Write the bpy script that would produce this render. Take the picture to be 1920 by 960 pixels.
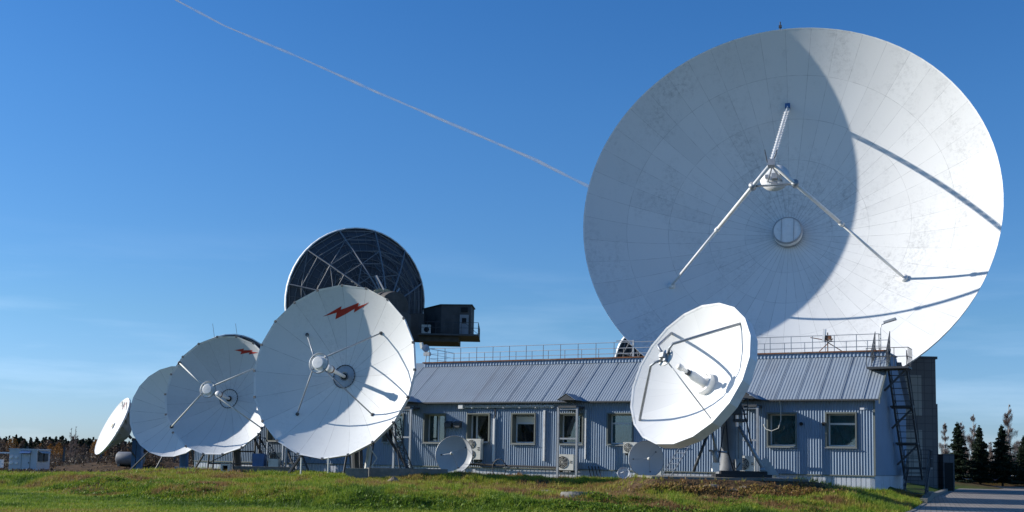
import bpy, math, random
import numpy as np
from mathutils import Vector, Matrix
for o in list(bpy.data.objects): bpy.data.objects.remove(o)
S=bpy.context.scene; COL=S.collection; RAD=math.radians
rng=random.Random(7); nr=np.random.default_rng(11)
# ------------------------------------------------------------------ camera
F=2150.0; PX=960.0; PY=650.0; CAMZ=1.7; PITCH=5.78; ROLL=1.15
cd=bpy.data.cameras.new("camera"); cam=bpy.data.objects.new("camera",cd); COL.objects.link(cam)
CR=Matrix.Rotation(RAD(90+PITCH),3,'X') @ Matrix.Rotation(RAD(ROLL),3,'Z')
cam.matrix_world=Matrix.Translation((0,0,CAMZ)) @ CR.to_4x4()
cd.sensor_width=36; cd.lens=F/1920*36; cd.shift_y=(PY-480)/1920; cd.clip_end=20000; cd.clip_start=.5
S.camera=cam
S.render.resolution_x=1024; S.render.resolution_y=512
# ------------------------------------------------------------------ light
SUN_AZ=99.4; SUN_EL=22.7        # azimuth measured from behind the camera towards the left
sv=Vector((-math.sin(RAD(SUN_AZ))*math.cos(RAD(SUN_EL)),-math.cos(RAD(SUN_AZ))*math.cos(RAD(SUN_EL)),math.sin(RAD(SUN_EL))))
W=bpy.data.worlds.new("World"); S.world=W; W.use_nodes=True
wn=W.node_tree; bg=wn.nodes["Background"]
sky=wn.nodes.new("ShaderNodeTexSky"); sky.sky_type='NISHITA'; sky.sun_disc=False
sky.sun_elevation=RAD(SUN_EL); sky.sun_rotation=math.atan2(sv.x,sv.y)
sky.air_density=1.0; sky.dust_density=0.3; sky.ozone_density=2.5; sky.altitude=200
# thin cirrus near the horizon
tc=wn.nodes.new("ShaderNodeTexCoord"); mp=wn.nodes.new("ShaderNodeMapping"); mp.inputs['Scale'].default_value=(1.6,1.6,14); mp.inputs['Rotation'].default_value=(0.05,0.06,0)
nz=wn.nodes.new("ShaderNodeTexNoise"); nz.inputs['Scale'].default_value=2.2; nz.inputs['Detail'].default_value=7; nz.inputs['Roughness'].default_value=.55
cr=wn.nodes.new("ShaderNodeValToRGB"); cr.color_ramp.elements[0].position=.5; cr.color_ramp.elements[1].position=.8
sp=wn.nodes.new("ShaderNodeSeparateXYZ"); r2=wn.nodes.new("ShaderNodeMapRange")
r2.inputs[1].default_value=.20; r2.inputs[2].default_value=.02; r2.inputs[3].default_value=0; r2.inputs[4].default_value=.24
mu=wn.nodes.new("ShaderNodeMath"); mu.operation='MULTIPLY'
mx=wn.nodes.new("ShaderNodeMix"); mx.data_type='RGBA'; mx.inputs[7].default_value=(6.2,7.4,8.8,1)
L=wn.links.new
L(tc.outputs['Generated'],mp.inputs[0]); L(mp.outputs[0],nz.inputs['Vector']); L(nz.outputs[0],cr.inputs[0])
L(tc.outputs['Generated'],sp.inputs[0]); L(sp.outputs[2],r2.inputs[0]); L(cr.outputs[0],mu.inputs[0]); L(r2.outputs[0],mu.inputs[1])
L(mu.outputs[0],mx.inputs[0])
hs=wn.nodes.new("ShaderNodeHueSaturation"); hs.inputs['Saturation'].default_value=1.12; hs.inputs['Hue'].default_value=.5
tr_=wn.nodes.new("ShaderNodeValToRGB"); e_=tr_.color_ramp.elements; tm=wn.nodes.new("ShaderNodeMix"); tm.data_type='RGBA'; tm.blend_type='MULTIPLY'; tm.inputs[0].default_value=1
SKYT=[(0,(.35,.47,.83)),(.12,(.35,.50,.67)),(.3,(.305,.53,.74)),(.5,(.22,.50,.77))]   # clear autumn air: bluer low down than the standard sky
e_[0].position=SKYT[0][0]; e_[0].color=(*SKYT[0][1],1); e_[1].position=SKYT[-1][0]; e_[1].color=(*SKYT[-1][1],1)
for p_,c_ in SKYT[1:-1]: k_=e_.new(p_); k_.color=(*c_,1)
L(sp.outputs[2],tr_.inputs[0]); L(sky.outputs[0],hs.inputs['Color']); L(hs.outputs[0],tm.inputs[6]); L(tr_.outputs[0],tm.inputs[7]); L(tm.outputs[2],mx.inputs[6]); L(mx.outputs[2],bg.inputs[0])
bg.inputs[1].default_value=0.14
sd=bpy.data.lights.new("sun",'SUN'); sd.energy=4.25; sd.angle=RAD(.53); sd.color=(1,.95,.87)
so=bpy.data.objects.new("sun",sd); COL.objects.link(so); so.rotation_euler=sv.to_track_quat('Z','Y').to_euler(); so.location=(-60,20,60)
S.view_settings.view_transform='Standard'; S.view_settings.look='None'; S.view_settings.exposure=.5; S.view_settings.gamma=1
S.render.engine='CYCLES'
# ------------------------------------------------------------------ helpers
def unp(px,py,Y):
    """the point at distance Y in front of the camera along the ray of a photograph position (used once, to measure the site)"""
    d=CR@Vector(((px-PX)/F,-(py-PY)/F,-1)); return Vector((0,0,CAMZ))+d*(Y/d.y)
def axis(az,el):
    az,el=RAD(az),RAD(el); return Vector((-math.sin(az)*math.cos(el),-math.cos(az)*math.cos(el),math.sin(el)))
def nframe(n):
    u=Vector((0,0,1)).cross(n).normalized(); v=n.cross(u); return u,v
def fmat(C,n):
    u,v=nframe(n); m=Matrix((u,v,n)).transposed().to_4x4(); m.translation=C; return m
class MB:
    def __init__(s): s.v=[]; s.f=[]
    def add(s,vs,fs):
        b=len(s.v); s.v+= [tuple(v) for v in vs]; s.f+=[tuple(i+b for i in f) for f in fs]; return s
    def box(s,a,b,M=None):
        x0,y0,z0=a; x1,y1,z1=b
        vs=[Vector(p) for p in ((x0,y0,z0),(x1,y0,z0),(x1,y1,z0),(x0,y1,z0),(x0,y0,z1),(x1,y0,z1),(x1,y1,z1),(x0,y1,z1))]
        if M: vs=[M@v for v in vs]
        return s.add(vs,[(0,3,2,1),(4,5,6,7),(0,1,5,4),(1,2,6,5),(2,3,7,6),(3,0,4,7)])
    def tube(s,pts,r,n=8,caps=True):
        pts=[Vector(p) for p in pts]; rs=r if isinstance(r,(list,tuple)) else [r]*len(pts)
        vs=[];fs=[];prev=None
        for i,p in enumerate(pts):
            t=(pts[min(i+1,len(pts)-1)]-pts[max(i-1,0)])
            if t.length<1e-9: t=Vector((0,0,1))
            t.normalize()
            a=prev if prev is not None else (Vector((0,0,1)) if abs(t.z)<.9 else Vector((1,0,0)))
            a=(a-t*a.dot(t)).normalized(); prev=a; b=t.cross(a)
            for k in range(n):
                q=2*math.pi*(k+.5)/n; vs.append(p+(a*math.cos(q)+b*math.sin(q))*rs[i])
        for i in range(len(pts)-1):
            for k in range(n):
                k2=(k+1)%n; fs.append((i*n+k,i*n+k2,(i+1)*n+k2,(i+1)*n+k))
        if caps: fs.append(tuple(range(n))[::-1]); fs.append(tuple((len(pts)-1)*n+k for k in range(n)))
        return s.add(vs,fs)
    def beam(s,a,b,w,h=None):
        """square section bar from a to b"""
        return s.tube([a,b],(w if h is None else (w+h)/2)*.707,4)
    def lathe(s,prof,n=32,M=None,close=False):
        """prof: list of (r,z) spun about z"""
        vs=[];fs=[];m=len(prof)
        for k in range(n):
            q=2*math.pi*k/n
            for r,z in prof:
                v=Vector((r*math.cos(q),r*math.sin(q),z)); vs.append(M@v if M else v)
        for k in range(n):
            k2=(k+1)%n
            for i in range(m-1): fs.append((k*m+i,k2*m+i,k2*m+i+1,k*m+i+1))
            if close: fs.append((k*m+m-1,k2*m+m-1,k2*m,k*m))
        return s.add(vs,fs)
    def prism(s,poly,z0,z1,M=None):
        n=len(poly); vs=[Vector((x,y,z0)) for x,y in poly]+[Vector((x,y,z1)) for x,y in poly]
        if M: vs=[M@v for v in vs]
        return s.add(vs,[tuple(range(n))[::-1],tuple(range(n,2*n))]+[(i,(i+1)%n,n+(i+1)%n,n+i) for i in range(n)])
    def obj(s,name,mat,parent=None,smooth=False,M=None,loc=None):
        me=bpy.data.meshes.new(name); me.from_pydata(s.v,[],s.f); me.materials.append(mat)
        if smooth: me.shade_smooth()
        me.update(); o=bpy.data.objects.new(name,me); COL.objects.link(o)
        if parent: o.parent=parent
        if M is not None: o.matrix_local=M
        if loc is not None: o.location=loc
        return o
def tag(o,label=None,cat=None,group=None,kind=None):
    if label: o['label']=label
    if cat: o['category']=cat
    if group: o['group']=group
    if kind: o['kind']=kind
    return o
def empty(name,loc,label,cat,group=None,rz=0):
    o=bpy.data.objects.new(name,None); COL.objects.link(o); o.location=loc; o.rotation_euler=(0,0,rz); o.empty_display_size=.3
    return tag(o,label,cat,group)
def copy_tree(o,parent=None,label=None,loc=None,rz=None,scale=None):
    kids=[c for c in bpy.data.objects if c.parent==o]
    c=o.copy(); COL.objects.link(c); c.parent=parent
    if label: c['label']=label
    if loc is not None: c.location=loc
    if rz is not None: c.rotation_euler=(0,0,rz)
    if scale is not None: c.scale=(scale,)*3 if not isinstance(scale,tuple) else scale
    for k in kids: copy_tree(k,c)
    return c
def bignp(name,V,Fc,mat,smooth=False,attrs=None,parent=None):
    V=np.asarray(V,dtype=np.float32); Fc=np.asarray(Fc,dtype=np.int32); k=Fc.shape[1]
    me=bpy.data.meshes.new(name); me.vertices.add(len(V)); me.vertices.foreach_set('co',V.ravel())
    me.loops.add(Fc.size); me.loops.foreach_set('vertex_index',Fc.ravel())
    me.polygons.add(len(Fc)); me.polygons.foreach_set('loop_start',np.arange(0,Fc.size,k,dtype=np.int32))
    me.polygons.foreach_set('loop_total',np.full(len(Fc),k,dtype=np.int32))
    for m in (mat if isinstance(mat,list) else [mat]): me.materials.append(m)
    me.update(calc_edges=True); me.validate()
    if smooth: me.shade_smooth()
    for an,av in (attrs or {}).items():
        a=me.attributes.new(an,'FLOAT','POINT'); a.data.foreach_set('value',np.asarray(av,dtype=np.float32))
    o=bpy.data.objects.new(name,me); COL.objects.link(o)
    if parent: o.parent=parent
    return o
# ------------------------------------------------------------------ materials
def mat(name,col,rough=.6,metal=0.,var=0.,vscale=2.,bump=0.,bscale=20.,stain=None,stain_amt=.0,stain_scale=.6,streak=None,spec=.5):
    m=bpy.data.materials.new(name); m.use_nodes=True; nt=m.node_tree; b=nt.nodes["Principled BSDF"]
    b.inputs['Base Color'].default_value=(*col,1); b.inputs['Roughness'].default_value=rough; b.inputs['Metallic'].default_value=metal
    b.inputs['Specular IOR Level'].default_value=spec
    l=nt.links.new; t=nt.nodes.new("ShaderNodeTexCoord"); last=None
    if var or stain:
        n=nt.nodes.new("ShaderNodeTexNoise"); n.inputs['Scale'].default_value=vscale; n.inputs['Detail'].default_value=8; n.inputs['Roughness'].default_value=.65
        l(t.outputs['Object'],n.inputs['Vector'])
        r=nt.nodes.new("ShaderNodeMapRange"); r.inputs[1].default_value=.3; r.inputs[2].default_value=.7; r.inputs[3].default_value=1-var; r.inputs[4].default_value=1+var
        l(n.outputs[0],r.inputs[0]); v=nt.nodes.new("ShaderNodeVectorMath"); v.operation='SCALE'; v.inputs[0].default_value=col; l(r.outputs[0],v.inputs['Scale']); last=v.outputs[0]
    if stain:
        n2=nt.nodes.new("ShaderNodeTexNoise"); n2.inputs['Scale'].default_value=stain_scale; n2.inputs['Detail'].default_value=10; n2.inputs['Roughness'].default_value=.75
        mpn=nt.nodes.new("ShaderNodeMapping"); mpn.inputs['Scale'].default_value=streak or (1,1,1); mpn.inputs['Location'].default_value=(3,7,1)
        l(t.outputs['Object'],mpn.inputs[0]); l(mpn.outputs[0],n2.inputs['Vector'])
        r3=nt.nodes.new("ShaderNodeMapRange"); r3.inputs[1].default_value=.52; r3.inputs[2].default_value=.72; r3.inputs[3].default_value=0; r3.inputs[4].default_value=stain_amt; l(n2.outputs[0],r3.inputs[0])
        x=nt.nodes.new("ShaderNodeMix"); x.data_type='RGBA'; x.inputs[7].default_value=(*stain,1); l(r3.outputs[0],x.inputs[0]); l(last,x.inputs[6]); last=x.outputs[2]
    if last is not None: l(last,b.inputs['Base Color'])
    if bump:
        n=nt.nodes.new("ShaderNodeTexNoise"); n.inputs['Scale'].default_value=bscale; n.inputs['Detail'].default_value=6; l(t.outputs['Object'],n.inputs['Vector'])
        bp=nt.nodes.new("ShaderNodeBump"); bp.inputs['Strength'].default_value=bump; bp.inputs['Distance'].default_value=.05; l(n.outputs[0],bp.inputs['Height']); l(bp.outputs[0],b.inputs['Normal'])
    m['_last']=0
    return m
def dish_mat(name,col,N,rings,R,seam=.012,dark=.55,dirt=.25,dscale=.5,phase=0.,dotted=False):
    """white painted panels: seams along N radii and at ring radii, plus grime, all in the dish's own coordinates"""
    m=bpy.data.materials.new(name); m.use_nodes=True; nt=m.node_tree; b=nt.nodes["Principled BSDF"]; l=nt.links.new
    def M_(op,*a):
        n=nt.nodes.new("ShaderNodeMath"); n.operation=op
        for i,x in enumerate(a):
            if isinstance(x,(int,float)): n.inputs[i].default_value=x
            else: l(x,n.inputs[i])
        return n.outputs[0]
    t=nt.nodes.new("ShaderNodeTexCoord"); s=nt.nodes.new("ShaderNodeSeparateXYZ"); l(t.outputs['Object'],s.inputs[0])
    X,Y=s.outputs[0],s.outputs[1]
    r=M_('SQRT',M_('ADD',M_('MULTIPLY',X,X),M_('MULTIPLY',Y,Y)))
    a=M_('MULTIPLY',M_('ADD',M_('ARCTAN2',Y,X),math.pi+phase),N/(2*math.pi))
    fr=M_('ABSOLUTE',M_('SUBTRACT',M_('FRACT',M_('ADD',a,.5)),.5))
    d=M_('MULTIPLY',M_('MULTIPLY',fr,2*math.pi/N),r)
    mask=M_('LESS_THAN',d,seam)
    for q in rings:
        mask=M_('MAXIMUM',mask,M_('LESS_THAN',M_('ABSOLUTE',M_('SUBTRACT',r,q*R)),seam*.9))
    # per panel tone
    cell=nt.nodes.new("ShaderNodeTexWhiteNoise"); cell.noise_dimensions='2D'; cv=nt.nodes.new("ShaderNodeCombineXYZ")
    ring=0.
    for q in rings: 
        g=M_('GREATER_THAN',r,q*R); ring=g if ring==0. else M_('ADD',ring,g)
    l(M_('FLOOR',a),cv.inputs[0])
    if ring!=0.: l(ring,cv.inputs[1])
    l(cv.outputs[0],cell.inputs['Vector'])
    n=nt.nodes.new("ShaderNodeTexNoise"); n.inputs['Scale'].default_value=dscale; n.inputs['Detail'].default_value=10; n.inputs['Roughness'].default_value=.72
    mpn=nt.nodes.new("ShaderNodeMapping"); mpn.inputs['Scale'].default_value=(1,.55,1); mpn.inputs['Rotation'].default_value=(0,0,.5); l(t.outputs['Object'],mpn.inputs[0]); l(mpn.outputs[0],n.inputs['Vector'])
    sm=nt.nodes.new("ShaderNodeMapRange"); sm.inputs[1].default_value=.46; sm.inputs[2].default_value=.74; sm.inputs[3].default_value=0; sm.inputs[4].default_value=1; l(n.outputs[0],sm.inputs[0])
    n3=nt.nodes.new("ShaderNodeTexNoise"); n3.inputs['Scale'].default_value=dscale*14; n3.inputs['Detail'].default_value=6; n3.inputs['Roughness'].default_value=.8; l(t.outputs['Object'],n3.inputs['Vector'])
    sm3=nt.nodes.new("ShaderNodeMapRange"); sm3.inputs[1].default_value=.45; sm3.inputs[2].default_value=.65; l(n3.outputs[0],sm3.inputs[0])
    gr=M_('MULTIPLY',M_('MULTIPLY',sm.outputs[0],sm3.outputs[0]),dirt)
    tone=M_('SUBTRACT',M_('SUBTRACT',1.,M_('MULTIPLY',cell.outputs[0],.07)),gr)
    n5=nt.nodes.new("ShaderNodeTexNoise"); n5.inputs['Scale'].default_value=1.6; n5.inputs['Detail'].default_value=5; l(t.outputs['Object'],n5.inputs['Vector'])
    s5=nt.nodes.new("ShaderNodeMapRange"); s5.inputs[1].default_value=.35; s5.inputs[2].default_value=.65; s5.inputs[3].default_value=.25; l(n5.outputs[0],s5.inputs[0])
    tone=M_('MULTIPLY',tone,M_('SUBTRACT',1.,M_('MULTIPLY',M_('MULTIPLY',mask,s5.outputs[0]),1-dark)))
    v=nt.nodes.new("ShaderNodeVectorMath"); v.operation='SCALE'; v.inputs[0].default_value=col; l(tone,v.inputs['Scale']); l(v.outputs[0],b.inputs['Base Color'])
    b.inputs['Roughness'].default_value=.55; b.inputs['Specular IOR Level'].default_value=.3
    return m
M={}
M['white']=mat('white_paint',(.78,.78,.76),.5,var=.06,stain=(.35,.3,.24),stain_amt=.5,stain_scale=1.2)
M['offwhite']=mat('cream_paint',(.6,.6,.55),.55,var=.08,stain=(.2,.17,.13),stain_amt=.5,stain_scale=2.)
M['steel']=mat('galvanised_steel',(.33,.35,.37),.5,.35,var=.15,vscale=3)
M['dsteel']=mat('dark_steel',(.07,.075,.08),.6,.2,var=.2)
M['black']=mat('black_rubber',(.02,.02,.022),.6)
M['blue']=mat('blue_paint',(.05,.13,.3),.5,var=.15,stain=(.1,.08,.06),stain_amt=.5)
M['red']=mat('red_vinyl',(.40,.022,.012),.5,var=.08)
M['conc']=mat('concrete',(.2,.19,.165),.9,var=.2,vscale=4,bump=.4,bscale=15,stain=(.1,.09,.07),stain_amt=.7,stain_scale=1.5)
M['rock']=mat('broken_concrete',(.24,.19,.135),.95,var=.4,vscale=6,bump=.4)
M['wall']=mat('blue_grey_cladding',(.25,.32,.41),.6,spec=.12,var=.05,vscale=.8,stain=(.2,.2,.2),stain_amt=.35,stain_scale=.7,streak=(1,1,.3))
M['skirt']=mat('pale_skirting_sheet',(.52,.55,.6),.6,spec=.15,var=.07,stain=(.2,.18,.15),stain_amt=.5,stain_scale=1.1,streak=(1,1,.4))
M['roof']=mat('roof_sheet',(.255,.30,.345),.5,spec=.3,var=.06,vscale=.5,stain=(.18,.17,.17),stain_amt=.35,stain_scale=.5,streak=(1.3,.3,.3))
M['rust']=mat('rusted_flashing',(.18,.07,.03),.85,var=.35,vscale=3,stain=(.28,.25,.22),stain_amt=.9,stain_scale=.8)
M['trim']=mat('grey_green_trim',(.16,.175,.155),.6,var=.12)
M['pvc']=mat('white_window_frame',(.75,.76,.76),.4)
M['tile']=mat('panel_cladding_light',(.17,.165,.155),.7,var=.05)
M['hole']=mat('dark_opening',(.01,.01,.01),.8)
M['grime']=mat('grimy_cabin_paint',(.085,.08,.075),.8,var=.25,vscale=1.5,stain=(.03,.027,.022),stain_amt=.95,stain_scale=.7,streak=(1,1,.3))
M['backgrey']=mat('weathered_back_structure',(.28,.29,.3),.6,var=.2,vscale=1)
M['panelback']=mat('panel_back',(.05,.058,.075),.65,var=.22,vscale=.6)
M['framegrey']=mat('dull_frame',(.14,.15,.17),.6,var=.2)
M['truss']=mat('truss_grey',(.16,.17,.185),.6,var=.2)
M['yellow']=mat('chipped_yellow_paint',(.5,.42,.26),.7,var=.2,stain=(.12,.06,.03),stain_amt=.9,stain_scale=1.5)
def glass(name,col,r=.08):
    m=mat(name,col,r,spec=1.0); return m
M['glass']=glass('dark_window_glass',(.015,.018,.02))
M['blind']=mat('teal_vertical_blinds',(.13,.33,.38),.7,var=.3,vscale=6)
M['curtain']=mat('pale_curtain',(.3,.38,.42),.8,var=.2,vscale=5)
# pane: real glass in front of curtain or dark room
def pane_mat():
    m=bpy.data.materials.new('window_pane'); m.use_nodes=True; nt=m.node_tree; nt.nodes.remove(nt.nodes["Principled BSDF"]); l=nt.links.new
    o=nt.nodes["Material Output"]; g=nt.nodes.new("ShaderNodeBsdfGlossy"); g.inputs['Roughness'].default_value=.02; t=nt.nodes.new("ShaderNodeBsdfTransparent"); t.inputs[0].default_value=(.8,.88,.88,1)
    fr=nt.nodes.new("ShaderNodeFresnel"); fr.inputs[0].default_value=1.6; x=nt.nodes.new("ShaderNodeMixShader"); ad=nt.nodes.new("ShaderNodeMath"); ad.operation='ADD'; ad.inputs[1].default_value=.06; l(fr.outputs[0],ad.inputs[0])
    l(ad.outputs[0],x.inputs[0]); l(t.outputs[0],x.inputs[1]); l(g.outputs[0],x.inputs[2]); l(x.outputs[0],o.inputs[0]); return m
M['pane']=pane_mat()
# ------------------------------------------------------------------ terrain
def vnoise(x,y,seed=0):
    xi=np.floor(x).astype(int); yi=np.floor(y).astype(int); xf=x-xi; yf=y-yi
    def h(a,b):
        n=(a*374761393+b*668265263+seed*1442695041)&0xffffffff; n=((n^(n>>13))*1274126177)&0xffffffff; return ((n^(n>>16))&0xffff)/65535.
    u=xf*xf*(3-2*xf); v=yf*yf*(3-2*yf)
    return (h(xi,yi)*(1-u)+h(xi+1,yi)*u)*(1-v)+(h(xi,yi+1)*(1-u)+h(xi+1,yi+1)*u)*v
def fbm(x,y,o=4,seed=0):
    s=0;a=.5
    for i in range(o): s=s+a*vnoise(x*2**i,y*2**i,seed+i); a*=.5
    return s
FX=[-60,-24,-15.6,-8.9,-5,5,12,18,40]; FY=[60,53.7,44.3,39.8,38,38,40,41,46]
sst=lambda t:(lambda c:c*c*(3-2*c))(np.clip(t,0,1))
RY=[30,44.7,61,69,90,108,116,130]; RX=[9,15.7,22.3,25.4,34.2,41,48,90]
RZ=.15
SLAB=(6.0,12.6,48.6,54.2,1.26)
def hgt(x,y):
    x=np.asarray(x,float); y=np.asarray(y,float)
    foot=np.interp(x,FX,FY)
    wob=(fbm(x*.25+9,y*.02,2,3)-.4)*3
    t=(y-foot-wob*1.3)/5.5
    z=.46*sst(t)+.3*sst((y-foot-8)/12)
    # left side: plateau melts back into the low field
    lf=sst((-x-21)/9); z=z*(1-lf*sst((y-56)/14)*.92)
    z=z+(.15*sst((y-56.2)/2.2)-.16*sst((y-48)/4)*(1-sst((y-56)/2)))*sst((x+6.5)/1.5)*sst((4.8-x)/2.5)
    z=z+ sst(t*2)*((fbm(x*.45,y*.3,4,5)-.47)*.5*(1-.7*sst((y-64)/8))+ (fbm(x*1.5,y*1.1,3,8)-.42)*.34*(1-.6*sst((y-62)/8)))
    z=z+(fbm(x*1.2,y*1.2,3,12)-.43)*.05
    # spoil mound round the concrete pad
    dx=np.maximum(np.maximum(SLAB[0]-x,x-SLAB[1]),0); dy=np.maximum(np.maximum(SLAB[2]-y,y-SLAB[3]),0); d=np.sqrt((dx*.8)**2+dy**2)
    m=np.exp(-(d/1.5)**2); m=m*np.where(x<SLAB[0],np.exp(-((SLAB[0]-x)/1.1)**2),1); z=z*(1-m)+(SLAB[4]-.10)*m+m*(1-m)*(fbm(x*2,y*2,3,31)-.4)*.7
    # earth bank far behind on the left
    z=z+1.25*np.exp(-((x+34)/7.5)**2-((y-108)/4.)**2)+.9*np.exp(-((x+24)/4)**2-((y-101)/4.)**2)+.5*np.exp(-((x+42)/6)**2-((y-112)/4.)**2)
    # far field falls away gently
    z=z-2.6*sst((y-150)/400)
    # road bed
    e=np.interp(y,RY,RX); w=sst((x-e+2.6)/2.6)*sst((135-y)/10); z=z*(1-w)+(RZ-.02)*w
    # building footprint kept under the skirting
    return z
def H(x,y): return float(hgt(np.array([x]),np.array([y]))[0])
def axis_pts(lo,hi,fine,out_lo,out_hi,g=1.18):
    a=list(np.arange(lo,hi+fine/2,fine)); s=fine; p=lo; L_=[]
    while p>out_lo: s*=g; p-=s; L_.append(p)
    s=fine; p=hi; R_=[]
    while p<out_hi: s*=g; p+=s; R_.append(p)
    return np.array(L_[::-1]+a+R_)
gx=axis_pts(-30,24,.3,-3000,3000); gy=axis_pts(31,64,.25,-60,6000)
X,Y=np.meshgrid(gx,gy); Z=hgt(X,Y); nx,ny=len(gx),len(gy)
V=np.stack([X.ravel(),Y.ravel(),Z.ravel()],1)
i=np.arange(nx*ny).reshape(ny,nx); Q=np.stack([i[:-1,:-1].ravel(),i[:-1,1:].ravel(),i[1:,1:].ravel(),i[1:,:-1].ravel()],1)
def dirtf(x,y):
    dx=np.maximum(np.maximum(SLAB[0]-x,x-SLAB[1]),0); dy=np.maximum(np.maximum(SLAB[2]-y,y-SLAB[3]),0); d=np.sqrt(dx**2*.6+dy**2)
    a=np.exp(-(d/2.1)**2)*1.15
    foot=np.interp(x,FX,FY); t=(y-foot)/7.5
    n=fbm(x*.5+4,y*.35,4,41)
    a=a+1.0*((x>36)&(y>113)&(y<135))+sst((n-.56)/.1)*.75*sst(t*3)                              # bare patches on the bank
    a=a+.8*sst((fbm(x*.9,y*.6,3,77)-.55)/.08)*sst((y-foot-5)/4)*sst((74-y)/6)
    a=a+1.0*sst((y-95)/6)*sst((x+70)/20)*sst((10-x)/8)*(y<135)     # spoil beyond the dishes
    # a couple of scraped spots
    for (cx,cy,rx,ry) in ((-11.9,47.5,1.5,.8),(-7.3,49.5,1.1,.6),(4.3,43.0,1.3,.5),(1.2,47.5,2.4,1.2),(-3.5,52.5,1.6,.7),(-21,55,1.6,.8)):
        a=a+1.0*np.exp(-((x-cx)/rx)**2-((y-cy)/ry)**2)
    far=sst((y-120)/60)
    return np.clip(a*(1-far)+.8*far,0,1)
D=dirtf(X.ravel(),Y.ravel())
def ground_mat():
    m=bpy.data.materials.new('grass_and_soil'); m.use_nodes=True; nt=m.node_tree; b=nt.nodes["Principled BSDF"]; l=nt.links.new
    t=nt.nodes.new("ShaderNodeTexCoord"); at=nt.nodes.new("ShaderNodeAttribute"); at.attribute_name='dirt'
    n=nt.nodes.new("ShaderNodeTexNoise"); n.inputs['Scale'].default_value=.5; n.inputs['Detail'].default_value=9; n.inputs['Roughness'].default_value=.7; l(t.outputs['Object'],n.inputs['Vector'])
    c=nt.nodes.new("ShaderNodeValToRGB"); e=c.color_ramp.elements; e[0].position=.35; e[0].color=(.035,.062,.012,1); e[1].position=.7; e[1].color=(.10,.105,.022,1); k=e.new(.52); k.color=(.065,.11,.018,1); l(n.outputs[0],c.inputs[0])
    n2=nt.nodes.new("ShaderNodeTexNoise"); n2.inputs['Scale'].default_value=2.3; n2.inputs['Detail'].default_value=8; l(t.outputs['Object'],n2.inputs['Vector'])
    c2=nt.nodes.new("ShaderNodeValToRGB"); e=c2.color_ramp.elements; e[0].position=.35; e[0].color=(.045,.03,.018,1); e[1].position=.7; e[1].color=(.15,.092,.048,1); l(n2.outputs[0],c2.inputs[0])
    x=nt.nodes.new("ShaderNodeMix"); x.data_type='RGBA'; l(at.outputs['Fac'],x.inputs[0]); l(c.outputs[0],x.inputs[6]); l(c2.outputs[0],x.inputs[7]); l(x.outputs[2],b.inputs['Base Color'])
    b.inputs['Roughness'].default_value=.95; b.inputs['Specular IOR Level'].default_value=.1
    bp=nt.nodes.new("ShaderNodeBump"); bp.inputs['Strength'].default_value=.6; bp.inputs['Distance'].default_value=.12; n4=nt.nodes.new("ShaderNodeTexNoise"); n4.inputs['Scale'].default_value=7; n4.inputs['Detail'].default_value=8; l(t.outputs['Object'],n4.inputs['Vector']); l(n4.outputs[0],bp.inputs['Height']); l(bp.outputs[0],b.inputs['Normal'])
    return m
ground=bignp('ground',V,Q,ground_mat(),True,{'dirt':D}); tag(ground,'grassy ground rising in a low uneven bank to the dishes','ground',kind='structure')
# grass tufts
def blade_mat(name,stops,sc=.8):
    m=bpy.data.materials.new(name); m.use_nodes=True; nt=m.node_tree; b=nt.nodes["Principled BSDF"]; l=nt.links.new
    at=nt.nodes.new("ShaderNodeAttribute"); at.attribute_name='tone'
    c=nt.nodes.new("ShaderNodeValToRGB"); e=c.color_ramp.elements
    e[0].position=stops[0][0]; e[0].color=(*stops[0][1],1); e[1].position=stops[-1][0]; e[1].color=(*stops[-1][1],1)
    for p,q in stops[1:-1]: k=e.new(p); k.color=(*q,1)
    l(at.outputs['Fac'],c.inputs[0]); l(c.outputs[0],b.inputs['Base Color']); b.inputs['Roughness'].default_value=.6; b.inputs['Specular IOR Level'].default_value=.25
    tr=nt.nodes.new("ShaderNodeBsdfTranslucent"); l(c.outputs[0],tr.inputs[0]); ms=nt.nodes.new("ShaderNodeMixShader"); ms.inputs[0].default_value=.35
    o=nt.nodes["Material Output"]; l(b.outputs[0],ms.inputs[1]); l(tr.outputs[0],ms.inputs[2]); l(ms.outputs[0],o.inputs[0]); return m
M['blade']=blade_mat('grass_blades',[(0,(.26,.15,.06)),(.2,(.34,.27,.065)),(.42,(.31,.34,.035)),(.7,(.2,.3,.028)),(1,(.06,.12,.016))])
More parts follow.
